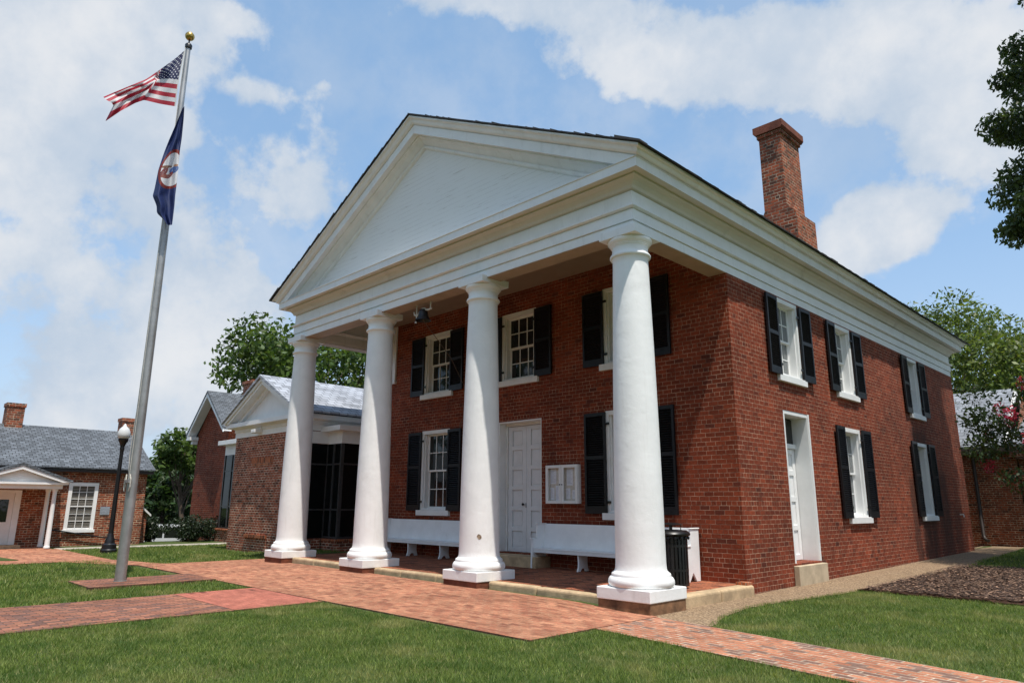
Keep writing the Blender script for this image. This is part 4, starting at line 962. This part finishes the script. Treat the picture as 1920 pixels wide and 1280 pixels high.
mb = MB(); mb.tube([(-22.9,-3.35,.62),(-22.9,-.4,.08)], .022, 8); mb.build('sloping_bar', M['iron'], H, shift=S4)  # thin dark bar sloping down along the wall
# low extension on the rear end of the house
mb = MB(); mb.box(-26.5,-24.2,HY1+.004,.42,-1.5,1.0); mb.prism([(HY1+.004,1.0),(.42,1.0),(HY1+.004,1.55)], -26.5,-24.2,'x'); mb.build('extension_wall', M['brick_house'], H, shift=S4)
mb = MB(); mb.prism([(HY1+.006,1.56),(.55,.98),(.55,1.06),(HY1+.006,1.66)], -26.6,-24.1,'x'); mb.build('extension_roof', M['white_clean'], H, shift=S4)
pl = empty('wall_plaque', (HX+.003, -1.45, 1.07), PI/2, 'small grey plaque on the house wall beside its window', 'plaque')
f = MB(); f.box(-.16,.16,-.02,0,0,.30); f.build('plate', M['bronzeplate'], pl, bevel=.006)
f = MB()
for i in range(4): f.box(-.11+.02*(i % 2), .11-.03*(i % 2), -.0225, -.0205, .23-i*.055, .245-i*.055)
f.build('raised_text_lines', M['ink'], pl)
# RIGHT REAR BUILDING
K = empty('outbuilding', (0, 24, 0), 0, 'low brick building with pale grey shingle roof behind the flowering tree', 'building'); S6 = Vector((0, 24, 0))
mb = MB(); mb.box(-9, 1.25, 21.9, 28.1, -.5, 3.5); mb.add([(1.25,21.9,3.5),(1.25,28.1,3.5),(1.25,25,5.95)], [(0,1,2)]); mb.box(-9,-.15,21.82,21.899,-.5,3.5); mb.build('wall', M['brick_house'], K, shift=S6)
mb = MB(); gable_roof(mb, -9.3, 1.0, 21.45, 28.55, 3.72, 6.2, 'x'); mb.build('roof', M['slate_back'], K, shift=S6)
mb = MB(); mb.prism([(21.5,3.70),(25,6.19),(25,6.05),(21.5,3.52)], 1.001, 1.10, 'x'); mb.prism([(28.5,3.70),(25,6.19),(25,6.05),(28.5,3.52)], 1.001, 1.10, 'x'); mb.build('barge_board', M['white_clean'], K, shift=S6)
mb = MB(); mb.box(1.12,9,21.45,21.95,3.35,3.7); mb.box(1.3,9,22.1,26,-.5,3.3); mb.build('side_wing', M['brick_house'], K, shift=S6)
mb = MB(); mb.prism([(21.4,3.72),(25.5,5.2),(25.5,5.3),(21.4,3.80)], 1.12, 9.2, 'x'); mb.build('wing_roof', M['slate_back'], K, shift=S6)
mb = MB(); mb.box(-9.2,1.1,21.40,21.9,3.50,3.70); mb.build('gutter', plain('dark_gutter', (.06,.045,.035), .7), K, shift=S6)

mb = MB(); mb.tube([(-.05,21.72,3.5),(-.05,21.72,.55),(.0,21.62,.42),(.12,21.5,.36)], .06, 10); mb.build('downspout', M['pipe'], K, shift=S6, smooth=50)
# ------------------------------------------------------------------ trees
def leaf_cloud(centres, radii, counts, size, squash=.75, droop=0., rng=RNG):
    out = []
    for c, r, n in zip(centres, radii, counts):
        d = rng.normal(size=(n, 3)); d /= np.linalg.norm(d, axis=1)[:, None]
        rad = r*rng.uniform(.25, 1.0, n)**.6
        p = np.array(c)+d*rad[:, None]*np.array([1, 1, squash])
        L = size*rng.uniform(.6, 1.3, n)
        a = d*.6+rng.normal(size=(n, 3))*.7; a[:, 2] -= droop+.25; a /= np.linalg.norm(a, axis=1)[:, None]
        nn = rng.normal(size=(n, 3))*.7; nn[:, 2] += .8; b_ = np.cross(a, nn); b_ /= np.linalg.norm(b_, axis=1)[:, None]
        V = np.empty((n, 4, 3)); w = L*rng.uniform(.38, .55, n)
        V[:,0] = p-a*L[:,None]/2; V[:,1] = p+b_*w[:,None]/2+a*L[:,None]*.08; V[:,2] = p+a*L[:,None]/2; V[:,3] = p-b_*w[:,None]/2+a*L[:,None]*.08
        out.append(V.reshape(-1, 3))
    return np.concatenate(out)
def tree(name, base, height, crown_z, crown_r, mat, label, cat='tree', group=None, nclump=60, leaves=9000, leaf=.3, trunk=.3, seed=1, sq=.8, clump=.2, droop=0., shape=None, stems=1, extra=(), dense=0):
    rng = np.random.default_rng(seed); r = empty(name, base, 0, label, cat, group)
    cs = [np.array(e) for e in extra]; rs = [.7]*len(cs); nclump += len(cs)
    H = height-crown_z
    while len(cs) < nclump:
        d = rng.normal(size=3); d /= np.linalg.norm(d); k = rng.uniform(.35, 1)**.5
        p = np.array([d[0]*crown_r*k, d[1]*crown_r*k, crown_z+H/2+d[2]*H/2*k])
        hz = (p[2]-crown_z)/H
        lim = 1 if shape is None else shape(hz)
        if math.hypot(p[0], p[1]) > crown_r*lim: continue
        cs.append(p); rs.append(crown_r*clump*rng.uniform(.6, 1.35))
    cnt = [max(8, int(leaves/(nclump-len(extra))*(q/(crown_r*clump))**2)) for q in rs]
    for i in range(len(extra)): rs[i] = rng.uniform(.45, 1.15); cnt[i] = int(dense*(rs[i]/.85)**2)
    m_ = MB()
    tops = []
    for s_ in range(stems):
        a = 2*PI*s_/stems; off = Vector((math.cos(a)*.12, math.sin(a)*.12, 0)) if stems > 1 else Vector((0,0,0))
        top = Vector((off.x*6+rng.normal()*.2, off.y*6+rng.normal()*.2, crown_z+H*.55))
        pts = [off+Vector((0,0,-.6)), off, off.lerp(top, .3)+Vector((rng.normal()*.08, rng.normal()*.08, 0)), off.lerp(top, .65)+Vector((rng.normal()*.15, rng.normal()*.15, 0)), top]
        m_.tube(pts, [trunk*1.25, trunk, trunk*.8, trunk*.5, trunk*.2], 9); tops.append(pts)
    for i, c in enumerate(cs):
        if i % 2 == 0 or stems > 1:
            pts = tops[i % stems]; f_ = rng.uniform(.35, .95); k = f_*3; j = min(2, int(k)); s0 = pts[1+j].lerp(pts[2+j], k-j)
            e = Vector(c); mid = s0.lerp(e, .5)+Vector((0, 0, -.08*(e-s0).length)); w = trunk*.32*(1.1-f_*.6)
            m_.tube([s0, mid, e], [w, w*.6, w*.15], 6)
    m_.build('trunk', M['bark'], r, smooth=60)
    V = leaf_cloud(cs, rs, cnt, leaf, sq, droop, rng)
    np_mesh('crown', V, 4, mat, r)
    return r, cs
tree('walnut_tree', (-32.2, 12.5, -1.45), 14.1, 6.6, 6.4, M['leaf_walnut'], 'large leafy green tree rising behind the annex roof', nclump=105, leaves=19000, leaf=.40, trunk=.4, seed=3, clump=.24)
tree('walnut_tree', (-39.4, 7.2, -1.45), 7.9, 4.7, 2.0, M['leaf_walnut'], 'leafy tree overhanging beside the tall gabled brick building', nclump=34, leaves=3600, leaf=.36, trunk=.2, seed=5, clump=.32)
tree('oak_tree', (-4.2, 36, 0), 13.0, 2.5, 7.0, M['leaf_oak'], 'broad yellow-green tree rising straight behind the courthouse eave', nclump=130, leaves=40000, leaf=.27, trunk=.45, seed=9, clump=.19)
tree('oak_tree', (6.8, 38, 0), 13.2, 2.5, 7.5, M['leaf_oak'], 'broad tree standing behind the flowering tree and shingled outbuilding', nclump=170, leaves=36000, leaf=.27, trunk=.45, seed=10, clump=.2)
rng = np.random.default_rng(8); EDGE = []
for zz, gap in ((20.6,.5),(19.9,0),(19.2,.3),(18.6,.1),(17.8,.6),(17.0,.8),(16.2,.6),(15.5,.1),(14.8,-.1),(14.1,.15),(13.5,-.15),(12.9,-.3),(12.3,-.25),(11.3,.5),(10.7,.1),(10.1,-.05),(9.5,.2),(8.9,.3)):
    for k in range(3): EDGE.append(np.array([-5.45-(20-zz)*.1+gap+.15+k*.85+rng.normal()*.12, rng.normal()*.7, zz+rng.normal()*.2]))
tree('shade_tree', (10.15, 14.2, .1), 27, 8.2, 6.6, M['leaf_near'], 'tall dark leafy shade tree with hanging sprays, close to the courthouse side', nclump=120, leaves=36000, leaf=.17, trunk=.38, seed=14, clump=.2, droop=.8, sq=.5, shape=lambda h: .74-.1*h, extra=EDGE, dense=900)
far = [(-52, 8.5, 6.6, 3.4, 'leaf_far'), (-56, 13, 7.6, 4.0, 'leaf_far'), (-58, 18.5, 9, 4.8, 'leaf_dark'), (-62, 24, 9, 5.5, 'leaf_far'), (-47, 8.6, 5.4, 2.4, 'leaf_dark')]
FL_ = ['dark rounded tree in the gap beside the tall gabled building', 'tall dark tree in the middle of the gap between house and annex', 'dark tree behind the tall gabled building, nearly hidden', 'far tree hidden behind the tall gabled building', 'small dark evergreen in front of the far trees']
for i, (x, y, h, r_, mt) in enumerate(far):
    tree('background_tree', (x, y, -1.45), h, .8, r_, M[mt], FL_[i], group='trees beyond the parking lot', nclump=50, leaves=5200, leaf=.5, trunk=.3, seed=30+i, clump=.3)
rng = np.random.default_rng(5); cs = []
for k in range(70):
    a = math.radians(195+k*2.4+rng.uniform(-1, 1)); d = rng.uniform(38, 46)
    for z in (3, 7, 10.5): cs.append(np.array([5+d*math.cos(a)+rng.normal(), -6+d*math.sin(a)+rng.normal(), z+rng.normal()*.8]))
tag(np_mesh('unseen_tree_belt', leaf_cloud(cs, [3.2]*len(cs), [60]*len(cs), 1.3, .9, 0, rng), 4, M['leaf_far']), 'unseen belt of leafy trees, added behind the camera to dim the porch', 'trees', kind='stuff')  # foliage out of view, added to block low sky light from the porch
# shrubs
def shrub(loc, r_, h, label, seed):
    rng = np.random.default_rng(seed); o = empty('evergreen_shrub', loc, 0, label, 'shrub', 'evergreen shrubs by the concrete walk')
    cs = [np.array([rng.uniform(-r_, r_)*.75, rng.uniform(-r_, r_)*.75, rng.uniform(.2, .85)*h]) for _ in range(26)]
    m_ = MB()
    for c in cs[::2]: m_.tube([(0,0,-.1), (c[0]*.5, c[1]*.5, c[2]*.6), tuple(c)], [.03,.02,.008], 5)
    m_.build('stem', M['bark'], o); np_mesh('foliage', leaf_cloud(cs, [r_*.36]*26, [170]*26, .11, .8, 0, rng), 4, M['leaf_shrub'], o)
shrub((-24.1, 2.35, -.05), 1.0, 1.0, 'wide dark shrub at the foot of the tall gabled brick building', 51)
shrub((-25.0, .9, -.1), .7, 1.05, 'small dark shrub at the end wall of the long low house', 52)
# crepe myrtle
cm, cs = tree('crepe_myrtle', (3.98, 13.2, .1), 5.6, 1.5, 2.15, M['leaf_myrtle'], 'flowering tree with pink blossom in the mulch bed beside the gravel path', nclump=70, leaves=9000, leaf=.13, trunk=.06, seed=21, clump=.2, stems=4)
rng = np.random.default_rng(77); sel = [c for c in cs if c[2] > 2.2 and math.hypot(c[0], c[1]) > .9][:22]
V = leaf_cloud([c+np.array([rng.normal()*.25, rng.normal()*.25, .25]) for c in sel], [.19]*len(sel), [110]*len(sel), .075, 1.1, 0, rng)
np_mesh('blossom', V, 4, M['blossom'], cm)
# ------------------------------------------------------------------ van in the lot
Vn = empty('white_van', (-33.2, 5.0, -1.45), math.radians(70), 'white minivan with dark windows parked between house and shrubs', 'van')
m_ = MB()
side = [(-2.35,.35),(2.35,.35),(2.42,.6),(2.38,.95),(2.25,1.12),(1.55,1.22),(.75,1.78),(.4,1.85),(-1.9,1.85),(-2.25,1.7),(-2.4,1.1)]
m_.prism(side, -.9, .9, 'y'); m_.build('body', M['van'], Vn, bevel=.09)
m_ = MB()
for yy in (-.905, .885):
    for poly in ([(1.35,1.24),(.72,1.70),(.45,1.72),(.45,1.20)], [(.38,1.2),(.38,1.72),(-.7,1.72),(-.7,1.2)], [(-.78,1.2),(-.78,1.72),(-1.95,1.70),(-2.15,1.22)]): m_.prism(poly, yy, yy+.02, 'y')
m_.prism([(1.50,1.27),(.82,1.765),(.80,1.745),(1.47,1.25)], -.78, .78, 'y'); m_.build('window', M['glass'], Vn)
for x in (-1.5, 1.5):
    for yy in (-.92, .72):
        m_ = MB(); m_.lathe([(.001,0),(.2,0),(.22,-.005),(.33,0),(.35,.03),(.35,.17),(.33,.2),(.001,.2)], n=24, cap=False); m_.v = [(vx+x, vz+yy, vy+.35) for vx, vy, vz in m_.v]; m_.build('wheel', M['tyre'], Vn, smooth=40)
# ------------------------------------------------------------------ light, sky, camera
SUN = Vector((.345, -.117, 1.0)).normalized()
el = math.asin(SUN.z); az = math.atan2(SUN.x, SUN.y)
ld = bpy.data.lights.new('sun', 'SUN'); ld.energy = 5.0; ld.angle = math.radians(.53); ld.color = (1, .95, .87)
lo = bpy.data.objects.new('sun', ld); link(lo); lo.rotation_euler = SUN.to_track_quat('Z', 'Y').to_euler()
w = bpy.data.worlds.new('World'); SC.world = w; w.use_nodes = True; t = NT(w.node_tree); bg = t.n['Background']
sky = t.node('ShaderNodeTexSky', sky_type='NISHITA', sun_disc=False, sun_elevation=el, sun_rotation=az); sky.air_density = 1.0; sky.dust_density = .6; sky.ozone_density = 2.0
dirv = t.node('ShaderNodeTexCoord').outputs['Generated']
dirn = t.vmath('NORMALIZE', dirv); dx, dy_, dz = t.sep(dirn)
warp = t.node('ShaderNodeTexNoise', inp={'Vector': dirn, 'Scale': 3.5, 'Detail': 4.0, 'Roughness': .6})
wv = t.vmath('SCALE', t.vmath('SUBTRACT', warp.outputs['Color'], (.5,.5,.5))); wv.node.inputs['Scale'].default_value = .07
dw = t.vmath('ADD', dirn, wv)
BL = [  # clouds: direction through (px,py), half sizes in px at that distance, density
 (90,130,200,150,.95),(230,110,70,90,.5),(40,330,150,55,.48),(330,250,110,36,.42),(30,500,190,60,.5),(280,430,190,60,.48),(420,560,230,60,.42),(600,390,120,80,.75),(120,650,220,90,.55),(500,180,80,26,.55),(440,40,60,20,.4),
 (980,10,260,36,.7),(1130,80,130,60,.7),(1260,140,170,75,.9),(1400,70,220,70,.75),(1560,140,130,70,.75),(1640,40,200,60,.6),(1800,230,100,110,.9),(1850,130,110,110,.8),
 (1620,435,80,62,1.5),(1690,420,45,35,.7),(1590,500,60,40,.6),(120,730,330,90,.62),(420,700,200,70,.5),(350,560,200,70,.55),(250,830,400,50,.6),(1250,330,90,30,.25)]
tot = None
for px, py, rx, ry, wt in BL:
    c = ray(px, py).normalized(); a = c.cross(up).normalized(); b_ = a.cross(c)
    dc = t.math('MAXIMUM', t.vmath('DOT_PRODUCT', dw, c), .05)
    u_ = t.math('DIVIDE', t.vmath('DOT_PRODUCT', dw, a/(rx/FPX)), dc); v_ = t.math('DIVIDE', t.vmath('DOT_PRODUCT', dw, b_/(ry/FPX)), dc)
    q = t.math('ADD', t.math('MULTIPLY', u_, u_), t.math('MULTIPLY', v_, v_))
    g = t.math('MULTIPLY', t.math('EXPONENT', t.math('MULTIPLY', q, -.9)), wt)
    tot = g if tot is None else t.math('SUBTRACT', 1, t.math('MULTIPLY', t.math('SUBTRACT', 1, tot), t.math('SUBTRACT', 1, t.math('MINIMUM', g, .97))))
# general scattered cloud over the rest of the sky dome
pl_ = t.vmath('DIVIDE', dirn, t.comb(*[t.math('ADD', t.math('MAXIMUM', dz, 0), .25)]*3))
behind = t.ramp(t.vmath('DOT_PRODUCT', dirn, F_), .55, .2)
gen = t.math('MULTIPLY', t.ramp(t.noise(pl_, 1.1, 5, .6), .45, .65), t.math('MULTIPLY', behind, .9))
tot = t.math('MAXIMUM', tot, gen)
fb = t.noise(dirn, 6.5, 12, .58, 0); fb2 = t.noise(t.vmath('ADD', dirn, (3, 1, 2)), 2.6, 6, .6)
veil = t.math('MULTIPLY', t.ramp(t.noise(t.vmath('ADD', dirn, (1.3,.2,.7)), 4.6, 10, .62), .42, .64, 0, .45), t.ramp(dz, .75, .3, .35, 1))
fb3 = t.noise(dirn, 22, 8, .6, 0)
dens = t.math('ADD', tot, t.math('ADD', t.math('MULTIPLY', t.math('SUBTRACT', fb, .5), 2.0), t.math('MULTIPLY', t.math('SUBTRACT', fb3, .5), .55)))
mask = t.math('MAXIMUM', t.ramp(dens, .33, .62, 0, .97), veil)
shade = t.math('ADD', t.math('MULTIPLY', t.ramp(t.noise(t.vmath('ADD', dirn, (.02, 0, .03)), 5.5, 8, .6), .36, .62), .6), t.math('MULTIPLY', t.ramp(dens, .4, 1.1), .4))
ccol = t.mix(shade, (5.0, 6.0, 7.3), (8.0, 8.2, 8.5))
haze = t.ramp(dz, .42, .0, .04, .6)
skyc = t.vmath('MULTIPLY', sky.outputs[0], (1., 1., 1.))
base = t.mix(haze, t.vmath('ADD', skyc, (1.55, 2.7, 4.1)), (5.8, 7.0, 8.6))
t.set(bg.inputs['Color'], t.mix(mask, base, ccol)); bg.inputs['Strength'].default_value = .094
cam = bpy.data.cameras.new('camera'); co = bpy.data.objects.new('camera', cam); link(co)
cam.sensor_width = 36; cam.lens = FPX/1920*36; cam.clip_end = 2000; cam.clip_start = .05
co.matrix_world = Matrix(((R_c.x, U_c.x, -F_.x, CAM.x), (R_c.y, U_c.y, -F_.y, CAM.y), (R_c.z, U_c.z, -F_.z, CAM.z), (0,0,0,1)))
SC.camera = co
SC.view_settings.view_transform = 'Standard'; SC.view_settings.look = 'None'; SC.view_settings.exposure = .1; SC.view_settings.gamma = 1
SC.cycles.max_bounces = 7; SC.cycles.diffuse_bounces = 4; SC.cycles.use_denoising = True
